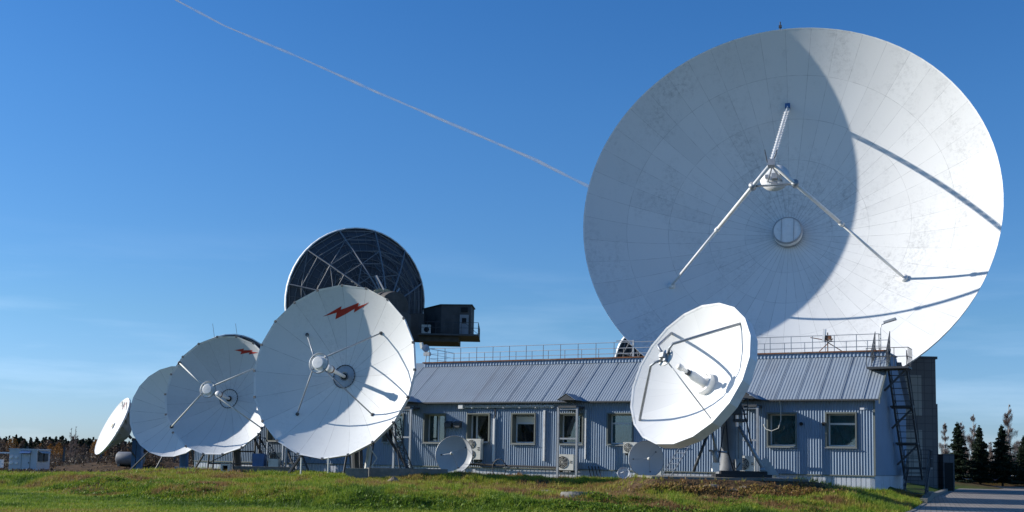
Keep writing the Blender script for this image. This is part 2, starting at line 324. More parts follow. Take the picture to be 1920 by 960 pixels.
def tufts(n,xr,yr,hh,ww,seed):
    r=np.random.default_rng(seed)
    x=r.uniform(*xr,n); y=r.uniform(*yr,n)
    e=np.interp(y,RY,RX); dirt=dirtf(x,y)
    keep=(x<e-.3)&(np.abs(x)<y*.47+1)&(r.random(n)>dirt*np.where(y>90,.7,.93))
    # keep off the pad and the building
    keep&=~((x>SLAB[0])&(x<SLAB[1])&(y>SLAB[2])&(y<SLAB[3]))
    t=(x+4.535)*.8846-(y-69.17)*.4663; q=(x+4.535)*.4663+(y-69.17)*.8846
    keep&=~((q>-.35)&(t>-19)&(t<26))
    x=x[keep];y=y[keep]; n=len(x); z=hgt(x,y)
    foot=np.interp(x,FX,FY); bank=sst((y-foot)/3)
    lush=fbm(x*.35,y*.3,3,91)
    hh=hh*(.75+bank*.7)*(.5+1.2*lush)*r.uniform(.6,1.5,n)
    K=5; VV=np.zeros((n,K,3,3),np.float32)
    for k in range(K):
        a=r.uniform(0,6.283,n); px=x+r.normal(0,.05,n); py=y+r.normal(0,.05,n); lean=r.uniform(.1,.9,n)*hh; w=ww*r.uniform(.6,1.4,n)
        h=hh*r.uniform(.5,1.1,n)
        VV[:,k,0]=np.stack([px-np.sin(a)*w,py+np.cos(a)*w,z-.02],1); VV[:,k,1]=np.stack([px+np.sin(a)*w,py-np.cos(a)*w,z-.02],1)
        VV[:,k,2]=np.stack([px+np.cos(a)*lean,py+np.sin(a)*lean,z+h],1)
    tone=np.clip(.60+(lush-.5)*1.6*1.0+(fbm(x*.12,y*.12,3,19)-.45)*1.0-dirtf(x,y)*.45-.12*bank+.05+.16*(1-bank)+bank*sst((10-(y-foot))/4)*(fbm(x*.8,y*.6,3,63)-.45)*2.2+r.normal(0,.13,n),0,1)
    return VV.reshape(-1,3), np.repeat(tone,K*3)
A=[tufts(190000,(-29,22),(31,62),.11,.016,1),tufts(60000,(-50,30),(60,104),.12,.03,2)]
V=np.concatenate([a[0] for a in A]); T=np.concatenate([a[1] for a in A])
g=bignp('grass',V,np.arange(len(V)).reshape(-1,3),M['blade'],False,{'tone':T}); tag(g,'short uneven green and yellowing grass on the lawn and bank','grass',kind='stuff')
# weeds with broad leaves on the bank face + dead brown growth
def weeds(n,seed,cents,hh,mat_,name,label,cat,tonec):
    r=np.random.default_rng(seed); vs=[];tn=[]
    for cx,cy,rx,ry,m in cents:
        x=r.normal(cx,rx,m); y=r.normal(cy,ry,m); z=hgt(x,y)
        for k in range(9):
            a=r.uniform(0,6.283,m); b=r.uniform(.2,1.2,m); L_=hh*r.uniform(.4,1.2,m); w=L_*.3
            bx=x+r.normal(0,.06,m); by=y+r.normal(0,.06,m); bz=z+r.uniform(0,hh,m)
            d=np.stack([np.cos(a)*np.cos(b),np.sin(a)*np.cos(b),np.sin(b)],1); s=np.stack([-np.sin(a),np.cos(a),np.zeros(m)],1)
            p=np.stack([bx,by,bz],1)
            q=np.stack([p,p+d*(L_*.5)[:,None]+s*w[:,None],p+d*L_[:,None],p+d*(L_*.5)[:,None]-s*w[:,None]],1); vs.append(q.reshape(-1,3)); tn.append(np.repeat(np.clip(tonec+r.normal(0,.12,m),0,1),4))
    V=np.concatenate(vs); o=bignp(name,V,np.arange(len(V)).reshape(-1,4),mat_,False,{'tone':np.concatenate(tn)}); return tag(o,label,cat,kind='stuff')
wc=[]
for k in range(70):
    x=rng.uniform(-20,12); fo=float(np.interp(x,FX,FY)); wc.append((x,fo+rng.uniform(.8,6.5),rng.uniform(.3,1.0),rng.uniform(.15,.4),int(rng.uniform(20,80))))
wc+=[(3.4,39.6,1.0,.5,420),(2.0,40.2,.9,.4,260),(-2.0,40.4,1.6,.5,420),(10.5,45.6,.8,.3,120),(-8.5,42.3,.7,.3,160)]
weeds(0,5,wc,.10,M['blade'],'weeds','dark broad leaved weeds growing over the bank face','weeds',.82)
weeds(0,6,[(2.35,52.5,.35,.25,260),(1.9,52.2,.3,.2,120),(7.0,47.2,.9,.25,160),(11.5,47.0,1.2,.3,200),(0,50.5,1.,.3,120)],.13,M['blade'],'dead_weeds','dead reddish brown weeds in front of the wall','weeds',.03)
# road, kerb
def road_mat():
    m=mat('block_paving',(.2,.18,.16),.85); nt=m.node_tree; l=nt.links.new; b=nt.nodes["Principled BSDF"]
    t=nt.nodes.new("ShaderNodeTexCoord"); br=nt.nodes.new("ShaderNodeTexBrick"); br.inputs['Scale'].default_value=1; br.inputs['Brick Width'].default_value=.42; br.inputs['Row Height'].default_value=.42
    br.inputs['Mortar Size'].default_value=.02; br.inputs['Color1'].default_value=(.30,.26,.22,1); br.inputs['Color2'].default_value=(.2,.175,.15,1); br.inputs['Mortar'].default_value=(.05,.05,.045,1)
    mp=nt.nodes.new("ShaderNodeMapping"); mp.inputs['Rotation'].default_value=(0,0,.35); l(t.outputs['Object'],mp.inputs[0]); l(mp.outputs[0],br.inputs['Vector'])
    n=nt.nodes.new("ShaderNodeTexNoise"); n.inputs['Scale'].default_value=.6; n.inputs['Detail'].default_value=6; l(t.outputs['Object'],n.inputs['Vector'])
    mr=nt.nodes.new("ShaderNodeMapRange"); mr.inputs[3].default_value=.75; mr.inputs[4].default_value=1.25; l(n.outputs[0],mr.inputs[0]); v=nt.nodes.new("ShaderNodeVectorMath"); v.operation='SCALE'; l(br.outputs[0],v.inputs[0]); l(mr.outputs[0],v.inputs['Scale']); l(v.outputs[0],b.inputs['Base Color']); return m
yy=[20,30,36,44.7,52,61,65,69,76,83,90,96,102,108,112,116]; ex=np.interp(yy,RY,RX)
mb=MB()
for k in range(len(yy)-1): mb.add([(ex[k],yy[k],RZ+.004),(120,yy[k],RZ+.004),(120,yy[k+1],RZ+.004),(ex[k+1],yy[k+1],RZ+.004)],[(0,1,2,3)])
tag(mb.obj('road',road_mat()),'block paved road bending away at the right','road',kind='structure')
mb=MB(); pts=[(float(np.interp(y_,RY,RX)),y_) for y_ in np.concatenate([np.arange(24,56,1.0)])]
for k in range(len(pts)-1):
    a=Vector((*pts[k],0));b_=Vector((*pts[k+1],0)); d=(b_-a).normalized(); n=Vector((-d.y,d.x,0)); w=.16
    vs=[a+d*.01,a+n*w+d*.01,b_+n*w-d*.01,b_-d*.01]; mb.add([v+Vector((0,0,RZ-.1)) for v in vs]+[v+Vector((0,0,RZ+.03)) for v in vs],[(4,5,6,7),(0,1,5,4),(1,2,6,5),(2,3,7,6),(3,0,4,7)])
cv=[(float(np.interp(y_,RY,RX)),y_) for y_ in np.arange(56,112,1.0)]+[(45+k,113+k*.25) for k in range(1,45)]
for k in range(len(cv)-1):
    a=Vector((*cv[k],0));b_=Vector((*cv[k+1],0)); d=(b_-a).normalized(); n=Vector((-d.y,d.x,0)); w=.35; top=RZ+.18+.22*math.exp(-((cv[k][1]-64)/6)**2)
    vs=[a+d*.02,a+n*w+d*.02,b_+n*w-d*.02,b_-d*.02]; mb.add([v+Vector((0,0,RZ-.1)) for v in vs]+[v+Vector((0,0,top)) for v in vs],[(4,5,6,7),(0,1,5,4),(1,2,6,5),(2,3,7,6),(3,0,4,7)])
tag(mb.obj('kerb',M['conc']),'low concrete kerb edging the paved road','kerb',kind='structure')
# ------------------------------------------------------------------ building
TH=.4852; BO=Vector((-4.535,69.17,0)); bd=Vector((math.cos(TH),-math.sin(TH),0)); bp_=Vector((math.sin(TH),math.cos(TH),0))
def BW(t,y,z): return BO+bd*t+bp_*y+Vector((0,0,z))
T0,T1=-19.0,25.62; ZE=5.42; ZS=1.43; YR=3.0; ZR=7.6; ZF=8.0; YB=9.6
bld=empty('station_building',BO,'long blue grey corrugated metal building with sloping roof behind the dishes','building',rz=-TH)
RIB=((0,0),(.21,0),(.53,1),(.67,1)); BOARD=((0,0),(.06,1),(.86,1),(.92,0))
def corr(mb,t0,t1,z0,z1,y=0.,p=.14,dep=.032,prof=RIB):
    """trapezoid corrugated sheet on the plane y facing -y"""
    t=math.floor(t0/p)*p; pr=[]
    while t<t1+p:
        for a,dd in prof: pr.append((t+a*p,y-dep*dd))
        t+=p
    pr=[q for q in pr if t0<=q[0]<=t1]; pr=[(t0,y)]+pr+[(t1,y)]
    vs=[];fs=[]
    for a,b in pr: vs+=[(a,b,z0),(a,b,z1)]
    for k in range(len(pr)-1): fs.append((2*k,2*k+2,2*k+3,2*k+1))
    mb.add(vs,fs)
WIN=[(-1,'n'),(0,'c'),(1,'d'),(2,'o'),(3,'r'),(4,'b'),(5,'b'),(7,'t'),(8,'s')]
WZ0,WZ1,WW=2.8,4.56,.77
holes=sorted([(k*3.0-WW,k*3.0+WW) for k,_ in WIN]+[(-7.5-WW,-7.5+WW),(-12-WW,-12+WW)])
mb=MB(); cur=T0
for a,b in holes:
    corr(mb,cur,a,ZS,ZE); corr(mb,a,b,ZS,WZ0); corr(mb,a,b,WZ1,ZE); cur=b
corr(mb,cur,T1,ZS,ZE); mb.obj('front_wall',M['wall'],bld)
mb=MB(); corr(mb,T0,T1,.3,ZS-.02,y=.06,p=.24,dep=.03,prof=BOARD); mb.obj('skirting',M['skirt'],bld)
mb=MB(); mb.box((T0,-.045,ZS-.05),(T1+.03,.05,ZS+.0)); mb.obj('skirting_flashing',M['trim'],bld)
# end wall (right): corrugated, in local coordinates with own matrix
endM=Matrix.Translation((T1,0,0))@Matrix.Rotation(math.pi/2,4,'Z')
def endwall(mb,y0,y1,ztop,z0,y=0.,p=.14,dep=.032,prof=RIB):
    t=y0; pr=[]
    while t<y1-1e-6:
        for a,dd in prof: pr.append((t+a*p,y-dep*dd))
        t+=p
    pr.append((y1,y)); vs=[];fs=[]
    for a,b in pr: vs+=[(a,b,z0),(a,b,max(ztop(a),z0+.01))]
    for k in range(len(pr)-1): fs.append((2*k,2*k+2,2*k+3,2*k+1))
    mb.add(vs,fs)
zt=lambda y: ZE+(ZR-ZE)*min(1,max(0,y)/YR) if y<YR else (ZF-.02 if y<=YB-3 else ZF-.02-(y-(YB-3))*.8)
mb=MB(); endwall(mb,0,YB,zt,ZS); mb.obj('end_wall',M['wall'],bld,M=endM)
mb=MB(); endwall(mb,0.05,YB,lambda y:ZS-.02,.3,y=.06,p=.24,prof=BOARD); mb.obj('skirting',M['skirt'],bld,M=endM)
mb=MB(); mb.box((T1-.03,-.06,ZS),(T1+.055,.03,ZE)); mb.obj('corner_trim',M['trim'],bld)
# core (keeps light out), back and left walls
mb=MB(); mb.box((T0+.02,.6,.2),(T1-.1,YB,ZE-.3)); mb.box((T0+.02,YR+.05,ZE-.3),(T1-.1,YB-3,ZF-.06)); mb.obj('rear_wall',M['wall'],bld)
mb=MB(); mb.box((T0,0.01,.2),(T0+.1,.7,ZE-.05)); mb.obj('side_wall',M['wall'],bld)
# roof sheets: ribs run down the slope
def roofsheet(mb,t0,t1,p=.16,dep=.016,yo=-.38,zo=None):
    sl=(ZR-ZE)/YR; zo=ZE+sl*yo*1. ; t=t0; pr=[]
    while t<t1-1e-6:
        for a,dd in ((0,0),(.3,0),(.45,1),(.85,1)):
            if t+a*p<=t1: pr.append((t+a*p,dd*dep))
        t+=p
    pr.append((t1,0)); vs=[];fs=[]
    for a,dz in pr: vs+=[(a,yo,zo+dz+.05),(a,YR,ZR+dz+.05)]
    for k in range(len(pr)-1): fs.append((2*k,2*k+2,2*k+3,2*k+1))
    mb.add(vs,fs)
mb=MB(); t=T0-.3; k=0
while t<T1+.3:
    t2=min(t+1.12,T1+.32); b0=len(mb.v); roofsheet(mb,t,t2)
    if False:   # every other sheet laps over its neighbours
        for q in range(b0,len(mb.v)): v=mb.v[q]; mb.v[q]=(v[0],v[1],v[2]+.022)
    t=t2-.01 if k%2==0 else t2-.01; k+=1
    if t2>=T1+.3: break
mb.obj('roof',M['roof'],bld)
mb=MB(); sl=(ZR-ZE)/YR
tt=T0+.5
while tt<T1: # seam caps
    a=Vector((tt,-.36,ZE+sl*-.36+.085)); b=Vector((tt,YR,ZR+.085)); mb.beam(a,b,.016); tt+=1.12
mb.obj('roof_seam',M['roof'],bld)
mb=MB(); mb.box((T0-.3,-.385,ZE-.28),(T1+.32,-.375,ZE-.2)); mb.box((T0-.3,-.375,ZE-.25),(T1+.3,0,ZE-.235)); mb.obj('eaves_board',M['dsteel'],bld)
mb=MB(); mb.add([(T1+.3,-.4,ZE-.45),(T1+.36,-.4,ZE-.45),(T1+.36,YR,ZR-.02),(T1+.3,YR,ZR-.02),(T1+.3,-.4,ZE-.15),(T1+.36,-.4,ZE-.15),(T1+.36,YR,ZR+.14),(T1+.3,YR,ZR+.14)],[(0,1,5,4),(1,2,6,5),(2,3,7,6),(3,0,4,7),(4,5,6,7),(0,3,2,1)]); mb.obj('verge_board',M['trim'],bld)
mb=MB(); corr(mb,-2.8,T1+.1,ZR+.07,ZF-.09,y=YR-.02,p=.2,dep=.03); mb.obj('parapet',M['wall'],bld)
mb=MB(); mb.box((-2.85,YR-.12,ZF-.09),(T1+.12,YR+.2,ZF-.02)); mb.obj('parapet_capping',M['rust'],bld)
mb=MB(); mb.box((-2.8,YR,ZR+.1),(-2.7,YB-3,ZF-.1)); mb.box((-2.8,YR+.2,ZF-.1),(T1+.1,YB-3,ZF-.04)); mb.obj('flat_roof',M['roof'],bld)
mb=MB(); mb.add([(T0-.3,YR,ZR+.04),(T1+.3,YB-3,ZR+.04),(T1+.3,YB+.4,ZE-.2),(T0-.3,YB+.4,ZE-.2),(T0-.3,YB-3,ZR+.04),(-2.8,YR,ZR+.04)],[(4,1,2,3)]); mb.box((T0-.3,YR,ZR-.05),(-2.8,YB-3,ZR+.04)); mb.obj('rear_roof',M['roof'],bld)
# windows
def window(t,kind):
    x0,x1=t-WW,t+WW; f=MB(); pr=.10
    for (a,b) in (((x0-.01,-pr,WZ0-.02),(x0+.06,.52,WZ1+.02)),((x1-.06,-pr,WZ0-.02),(x1+.01,.52,WZ1+.02)),((x0+.06,-pr,WZ1-.06),(x1-.06,.52,WZ1+.02)),((x0+.06,-pr,WZ0-.02),(x1-.06,.52,WZ0+.05))): f.box(a,b)
    fr=f.obj('window',M['trim'],bld); a0,a1,z0,z1=x0+.062,x1-.062,WZ0+.052,WZ1-.062; y=.42; w=.07
    g=MB(); g.box((a0,y,z0),(a0+w,y+.07,z1)); g.box((a1-w,y,z0),(a1,y+.07,z1)); g.box((a0+w,y,z1-w),(a1-w,y+.07,z1)); g.box((a0+w,y,z0),(a1-w,y+.07,z0+w))
    if kind in 'orbs': g.box((a0+w,y,z1-.55),(a1-w,y+.07,z1-.45)) if kind!='r' else None
    if kind in 'cd': g.box((t-.05-(.35 if kind=='d' else 0),y,z0+w),(t+.05-(.35 if kind=='d' else 0),y+.07,z1-w))
    if kind=='o': g.add([(a0+w,y-.16,z1-.12),(a1-w,y-.16,z1-.12),(a1-w,y+.02,z1-.47),(a0+w,y+.02,z1-.47),(a0+w,y-.12,z1-.10),(a1-w,y-.12,z1-.10),(a1-w,y+.06,z1-.45),(a0+w,y+.06,z1-.45)],[(0,1,5,4),(1,2,6,5),(2,3,7,6),(3,0,4,7),(0,3,2,1),(4,5,6,7)])
    g.obj('frame',M['pvc'],fr)
    p=MB(); p.box((a0+w,y+.03,z0+w),(a1-w,y+.036,z1-w)); p.obj('pane',M['pane'],fr)
    s=MB(); pass
    cm={'t':M['blind'],'b':M['blind'],'c':M['curtain'],'s':M['blind']}.get(kind,M['glass'])
    c=MB(); q=a0+w
    if kind in 'tbsc':
        c1=a1-w if kind in 'tbs' else t+.1
        while q<c1: c.add([(q,.505,z0+w),(q+.045,.47,z0+w),(q+.09,.505,z0+w),(q,.505,z1-w),(q+.045,.47,z1-w),(q+.09,.505,z1-w)],[(0,1,4,3),(1,2,5,4)]); q+=.09
        c.obj('blind',cm,fr)
    b=MB(); b.box((x0+.0,.525,WZ0-.02),(x1,.58,WZ1+.02)); b.obj('dark_interior',M['hole'],fr)
    s=MB(); s.box((x0-.04,-pr-.06,WZ0-.05),(x1+.04,-pr-.005,WZ0-.022)); s.obj('sill',M['steel'],fr)
for k,kd in WIN: window(k*3.0,kd)
window(-7.5,'n'); window(-12,'b')
# fixed bits of the wall: cable tray, ducts, boxes, vents
def bpart(name,mb,m): return mb.obj(name,m,bld)
mb=MB(); mb.tube([(2.1,-.16,4.92),(8.0,-.16,4.92)],.035,6); mb.tube([(2.1,-.24,4.99),(8.0,-.24,4.99)],.02,6); mb.box((1.75,-.3,4.83),(2.05,-.05,5.07))
for k in range(6): mb.box((2.6+k*1.05,-.2,4.85),(2.64+k*1.05,0,4.98))
bpart('cable_conduit',mb,M['white'])
mb=MB(); mb.box((4.05,-.17,1.75),(4.17,-.03,4.25)); bpart('cable_duct',mb,M['white'])
mb=MB(); mb.tube([(4.11,-.1,4.25),(4.2,-.12,4.5),(4.15,-.1,4.9)],.035,6); bpart('cable',mb,M['black'])
mb=MB(); mb.box((7.32,-.15,1.85),(7.42,-.03,4.72)); bpart('cable_duct',mb,M['white'])
mb=MB(); mb.box((9.9,-.12,2.0),(9.98,-.03,4.75)); bpart('cable_duct',mb,M['white'])
mb=MB(); mb.tube([(20.95,-.33,5.2),(20.95,-.12,4.9),(20.97,-.1,4.2),(20.85,-.13,3.75),(20.5,-.16,3.6),(20.2,-.12,3.7),(20.1,-.1,3.85),(20.05,-.05,3.95)],.022,6); bpart('hanging_cable',mb,M['offwhite'])
for tx in (1503,1545):
    t=21+(tx-1466)/110*3; mb=MB(); mb.tube([(t,-.14,3.98),(t,.02,3.98)],.09,12); bpart('vent_pipe',mb,M['hole'])
mb=MB(); mb.box((T1-.62,-.33,4.68),(T1-.42,-.22,4.78)); mb.tube([(T1-.5,-.25,4.73),(T1-.3,-.02,4.73)],.025,6); bpart('wall_lamp',mb,M['white'])
for tx in (1.05,1.65):
    mb=MB(); mb.box((tx-.22,-.32,3.72),(tx+.22,-.03,3.98)); mb.add([(tx-.24,-.34,3.98),(tx+.24,-.34,3.98),(tx+.24,-.02,4.1),(tx-.24,-.02,4.1)],[(0,1,2,3)]); bpart('junction_box',mb,M['dsteel'])
mb=MB()
for a in (0,.12,.24): mb.tube([(2.2,-.2-a*.3,1.55+a*.3),(5.2,-.25,1.5+a*.2),(9.5,-.2,1.45+a*.2)],.035,5)
mb.tube([(4.6+.45*math.cos(q*.39),-.3,1.35+.55*math.sin(q*.39)) for q in range(17)],.025,5)
for k in range(4): mb.tube([(10.2+k*.2,-.2,1.6),(10.5+k*.2,-.5,1.0),(11.8+k*.2,-.7,.85+k*.03)],.03,5)
bpart('cable_bundle',mb,M['black'])
# stains/pale boxes at left under the first window
# railing on the flat roof (front run, ends, back run)
rail=empty('roof_railing',BW(-2.6,YR+.3,ZF-.04),'thin metal railing round the flat top of the building roof','railing',rz=-TH)
mb=MB()
def run(p0,p1,n,h=.92):
    p0=Vector(p0);p1=Vector(p1)
    for k in range(n+1):
        p=p0.lerp(p1,k/n); mb.tube([p,p+Vector((0,0,h))],.022,5)
    for hh in (h,h*.62,h*.3): mb.tube([p0+Vector((0,0,hh)),p1+Vector((0,0,hh))],.02 if hh==h else .012,5)
Lr=T1+2.3
run((0,0,0),(Lr,0,0),24); run((0,3.1,0),(Lr,3.1,0),24); run((0,0,0),(0,3.1,0),3); run((Lr,0,0),(Lr,.4,0),1)
mb.obj('rail',M['steel'],rail)
# frame on the roof railing + small spotlight + lamp + yagi
o=empty('roof_mast',BW(11.35,YR+.5,ZF-.04),'short steel post with side arm standing at the roof railing','mast',rz=-TH)
mb=MB(); mb.tube([(0,0,0),(0,0,1.05)],.04,6); mb.obj('post',M['steel'],o)
mb=MB(); mb.tube([(0,0,1.0),(-1.1,0,1.04)],.035,6); mb.tube([(-.5,0,1.0),(0,0,.65)],.02,5); mb.obj('arm',M['steel'],o)
o=empty('floodlight',BW(-2.75,YR+.1,ZF-.04),'grey floodlight on a short post at the left end of the roof','lamp',rz=-TH)
mb=MB(); mb.tube([(0,0,0),(.05,0,.55)],.03,6); mb.obj('post',M['steel'],o)
mb=MB(); mb.lathe([(0,0),(.2,.02),(.24,.25),(0,.26)],16,Matrix.Translation((.05,-.05,.85))@Matrix.Rotation(RAD(70),4,'X')@Matrix.Rotation(.4,4,'Y')); mb.box((-.16,-.02,.45),(.28,.18,.68)); mb.obj('lamp_head',M['steel'],o)
mb=MB(); mb.box((-.12,-.1,.95),(.05,.1,1.35),Matrix.Rotation(-.25,4,'Y')); mb.obj('lamp_shield',M['offwhite'],o)
o=empty('roof_lamp',BW(T1-.25,YR+.5,ZF-.04),'street style lamp on a crooked pole at the right end of the roof','lamp',rz=-TH)
mb=MB(); mb.tube([(0,0,0),(0,0,1.25),(.05,0,1.42),(.25,0,1.5)],.03,6); mb.obj('pole',M['steel'],o)
mb=MB(); mb.prism([(.2,-.12),(.85,-.16),(.85,.16),(.2,.12)],0,.12,Matrix.Translation((0,0,1.42))@Matrix.Rotation(-.28,4,'Y')); mb.obj('lamp_head',M['steel'],o)
o=empty('panel_antenna',BW(22.6,YR+.5,ZF-.04),'small white panel antenna with rusty cross arms on the roof railing','antenna',rz=-TH)
mb=MB(); mb.tube([(0,0,0),(0,0,1.1)],.03,6); mb.tube([(-.9,-.1,.85),(.35,.1,.6)],.025,5); mb.tube([(-.5,.2,.1),(.3,-.1,.75)],.025,5); mb.tube([(.7,.2,.1),(-.2,-.1,.7)],.025,5); mb.obj('mount',M['rust'],o)
mb=MB(); mb.box((-.33,-.25,.55),(-.2,-.05,1.25),Matrix.Rotation(.12,4,'Y')); mb.obj('panel',M['white'],o)
mb=MB(); mb.box((-.1,-.2,.7),(.2,.05,.9)); mb.obj('gear_box',M['rust'],o)
# cable entry hoods: two posts under a small gabled roof
hp=None
def hood(t,label,w=1.15,src=None):
    if src: return copy_tree(src,None,label,BW(t,-1.1,.5))
    o=empty('cable_hood',BW(t,-1.1,.5),label,'cable hood','cable hoods along the front wall',rz=-TH)
    for sx in (-w/2,w/2):
        m_=MB(); m_.box((sx-.06,-.06,0),(sx+.06,.06,4.35)); m_.obj('post',M['steel'],o)
    for z_ in (2.55,4.2): m_=MB(); m_.box((-w/2+.06,-.04,z_),(w/2-.06,.04,z_+.09)); m_.obj('crossbar',M['steel'],o)
    m_=MB()
    for s in (-1,1):
        a=Vector((0,0,0)); vs=[(0,-.3,5.08),(s*.56,-.3,4.72),(s*.56,1.0,4.72),(0,1.0,5.08)]; m_.add(vs+[(x,y,z+.025) for x,y,z in vs],[(0,1,2,3),(7,6,5,4),(0,4,5,1),(1,5,6,2),(2,6,7,3)])
    m_.obj('gable_roof',M['roof'],o)
    m_=MB(); m_.add([(-.5,-.28,4.72),(.5,-.28,4.72),(0,-.28,5.03)],[(0,1,2)]); m_.box((-.55,-.1,4.3),(.55,1.0,4.42)); m_.obj('cable_tray',M['dsteel'],o)
    return o
h0=hood(9.3,'cable hood on two posts in the middle of the front wall')
hood(19.45,'cable hood on two posts behind the white dish pedestal',src=h0)
hood(-1.6,'cable hood on two posts by the first window, left of the wall dish',src=h0)
# air conditioners
def acunit(name,loc,w,h,d,fans,label,rz=-TH):
    o=empty(name,loc,label,'air conditioner','air conditioner units along the front wall',rz=rz)
    m_=MB(); m_.box((-w/2,-d,0),(w/2,0,h)); m_.obj('casing',M['offwhite'],o)
    for k in range(fans):
        cz=h*(k+.5)/fans; cx=-w*.14; rr=min(w*.33,h/fans*.42)
        m_=MB(); Mx=Matrix.Translation((cx,-d-.003,cz))@Matrix.Rotation(math.pi/2,4,'X')
        m_.lathe([(0,0),(rr,0),(rr,.012),(rr*.93,.02)],24,Mx); f_=m_.obj('fan',M['hole'],o)
        m_=MB()
        for q in (1,.75,.5,.25): m_.lathe([(rr*q,.02),(rr*q-.012,.03),(rr*q-.02,.02)],24,Mx)
        for q in range(8): m_.tube([Mx@Vector((0,0,.03)),Mx@Vector((rr*math.cos(q*.785),rr*math.sin(q*.785),.03))],.008,4)
        m_.obj('fan_guard',M['offwhite'],f_)
    for sx in (-.4,.3): m_=MB(); m_.box((w*sx,-d*.8,-.12),(w*(sx+.1),.05,-.003)); m_.obj('bracket',M['dsteel'],o)
    m_=MB(); m_.box((w*.3,-d-.02,h*.55),(w*.42,-d-.003,h*.6)); m_.box((w*.3,-d-.02,h*.45),(w*.42,-d-.003,h*.5)); m_.obj('badge',M['dsteel'],o)
    return o
acunit('air_conditioner',BW(2.95,-.12,1.85),.95,1.2,.35,2,'tall twin fan air conditioner unit behind the small wall dish')
acunit('air_conditioner',BW(9.0,-.35,1.35),1.05,.88,.4,1,'single fan air conditioner unit between the posts of the middle hood')
acunit('air_conditioner',BW(14.35,-.9,.95),1.05,1.35,.4,2,'twin fan air conditioner unit standing beside the round blue grey dish')
acunit('air_conditioner',BW(19.35,-.5,1.45),.95,.85,.38,1,'single fan air conditioner unit behind the pedestal of the bright dish')
acunit('air_conditioner',BW(-11.4,-.5,1.35),.9,.7,.35,1,'small air conditioner unit in the shade between the big left dishes')
acunit('air_conditioner',BW(12.75,-.12,2.35),.8,.6,.3,1,'air conditioner unit on the wall at the left edge of the bright dish')
# left-wall door + ladder to wall
lad=empty('ladder',BW(14.9,-1.6,.95),'thin metal ladder leaning between the bright dish and the wall','ladder',rz=-TH)
mb=MB(); a0,a1=Vector((0,0,0)),Vector((1.35,.9,2.6)); w=Vector((.5,0,0))
mb.tube([a0,a1],.03,5); mb.tube([a0+w,a1+w],.03,5); mb.obj('rail',M['steel'],lad)
for k in range(1,9): p=a0.lerp(a1,k/9); mb=MB(); mb.tube([p,p+w],.02,5); mb.obj('rung',M['steel'],lad)
# ------------------------------------------------------------------ escape stair on the end wall
st=empty('outdoor_stair',BW(T1+.2,3.0,.5),'black steel escape stair climbing the shaded end wall to the roof','stair',rz=-TH)
def flight(a,b,w,n,name='flight'):
    """treads between a and b (stringer line), width vector w"""
    a=Vector(a);b=Vector(b);w=Vector(w); m_=MB()
    for o in (Vector((0,0,0)),w): m_.beam(a+o,b+o,.09); 
    m_.obj(name,M['dsteel'],st); m_=MB()
    d=(b-a); dn=Vector((d.x,d.y,0)).normalized()*.24
    for k in range(1,n+1):
        p=a.lerp(b,k/(n+1)); m_.add([p,p+w,p+w+dn,p+dn,p-Vector((0,0,.03)),p+w-Vector((0,0,.03)),p+w+dn-Vector((0,0,.03)),p+dn-Vector((0,0,.03))],[(0,1,2,3),(4,7,6,5),(0,4,5,1),(1,5,6,2),(2,6,7,3),(3,7,4,0)])
    m_.obj('tread',M['dsteel'],st)
    m_=MB(); up=Vector((0,0,.95))
    for o in (Vector((0,0,0)),w):
        m_.tube([a+o+up,b+o+up],.022,5); m_.tube([a+o+up*.5,b+o+up*.5],.014,5)
        for k in range(0,6): p=(a+o).lerp(b+o,k/5); m_.tube([p,p+up],.018,5)
    m_.obj('handrail',M['dsteel'],st)
def platform(x0,x1,y0,y1,z,rails=True):
    m_=MB(); m_.box((x0,y0,z-.1),(x1,y1,z)); m_.obj('platform',M['dsteel'],st)
    if rails:
        m_=MB()
        for (a,b) in (((x1,y0),(x1,y1)),((x0,y0),(x1,y0))):
            for hh in (.95,.5): m_.tube([(a[0],a[1],z+hh),(b[0],b[1],z+hh)],.02,5)
            for k in range(4): p=Vector((a[0],a[1],z)).lerp(Vector((b[0],b[1],z)),k/3); m_.tube([p,p+Vector((0,0,.95))],.018,5)
        m_.obj('handrail',M['dsteel'],st)
# main flights zigzag along the wall (local y runs back along the end wall, x away from it)
platform(-.75,1.3,-1.9,-.7,6.45); flight((-.7,-.75,6.45),(-.7,.35,7.55),(.75,0,0),5)
flight((.15,3.9,.75),(.15,-.8,6.4),(.9,0,0),17)
platform(-.05,1.1,.7,1.2,4.6,False); platform(-.05,1.1,2.2,2.7,2.7,False)
flight((.3,2.4,-.2),(.3,4.2,1.35),(1.1,0,0),6); platform(.1,1.45,4.2,5.0,1.4)
m_=MB()
for z,y in ((6.35,-1.2),(4.5,.9),(2.6,2.4)):
    m_=MB(); m_.beam((0,y,z-1.1),(1.05,y,z-.05),.1); m_.beam((0,y,z),(1.1,y,z),.12); m_.obj('bracket',M['dsteel'],st)
m_=MB(); m_.beam((1.2,4.8,-.3),(1.2,4.8,1.35),.1); m_.obj('post',M['dsteel'],st)
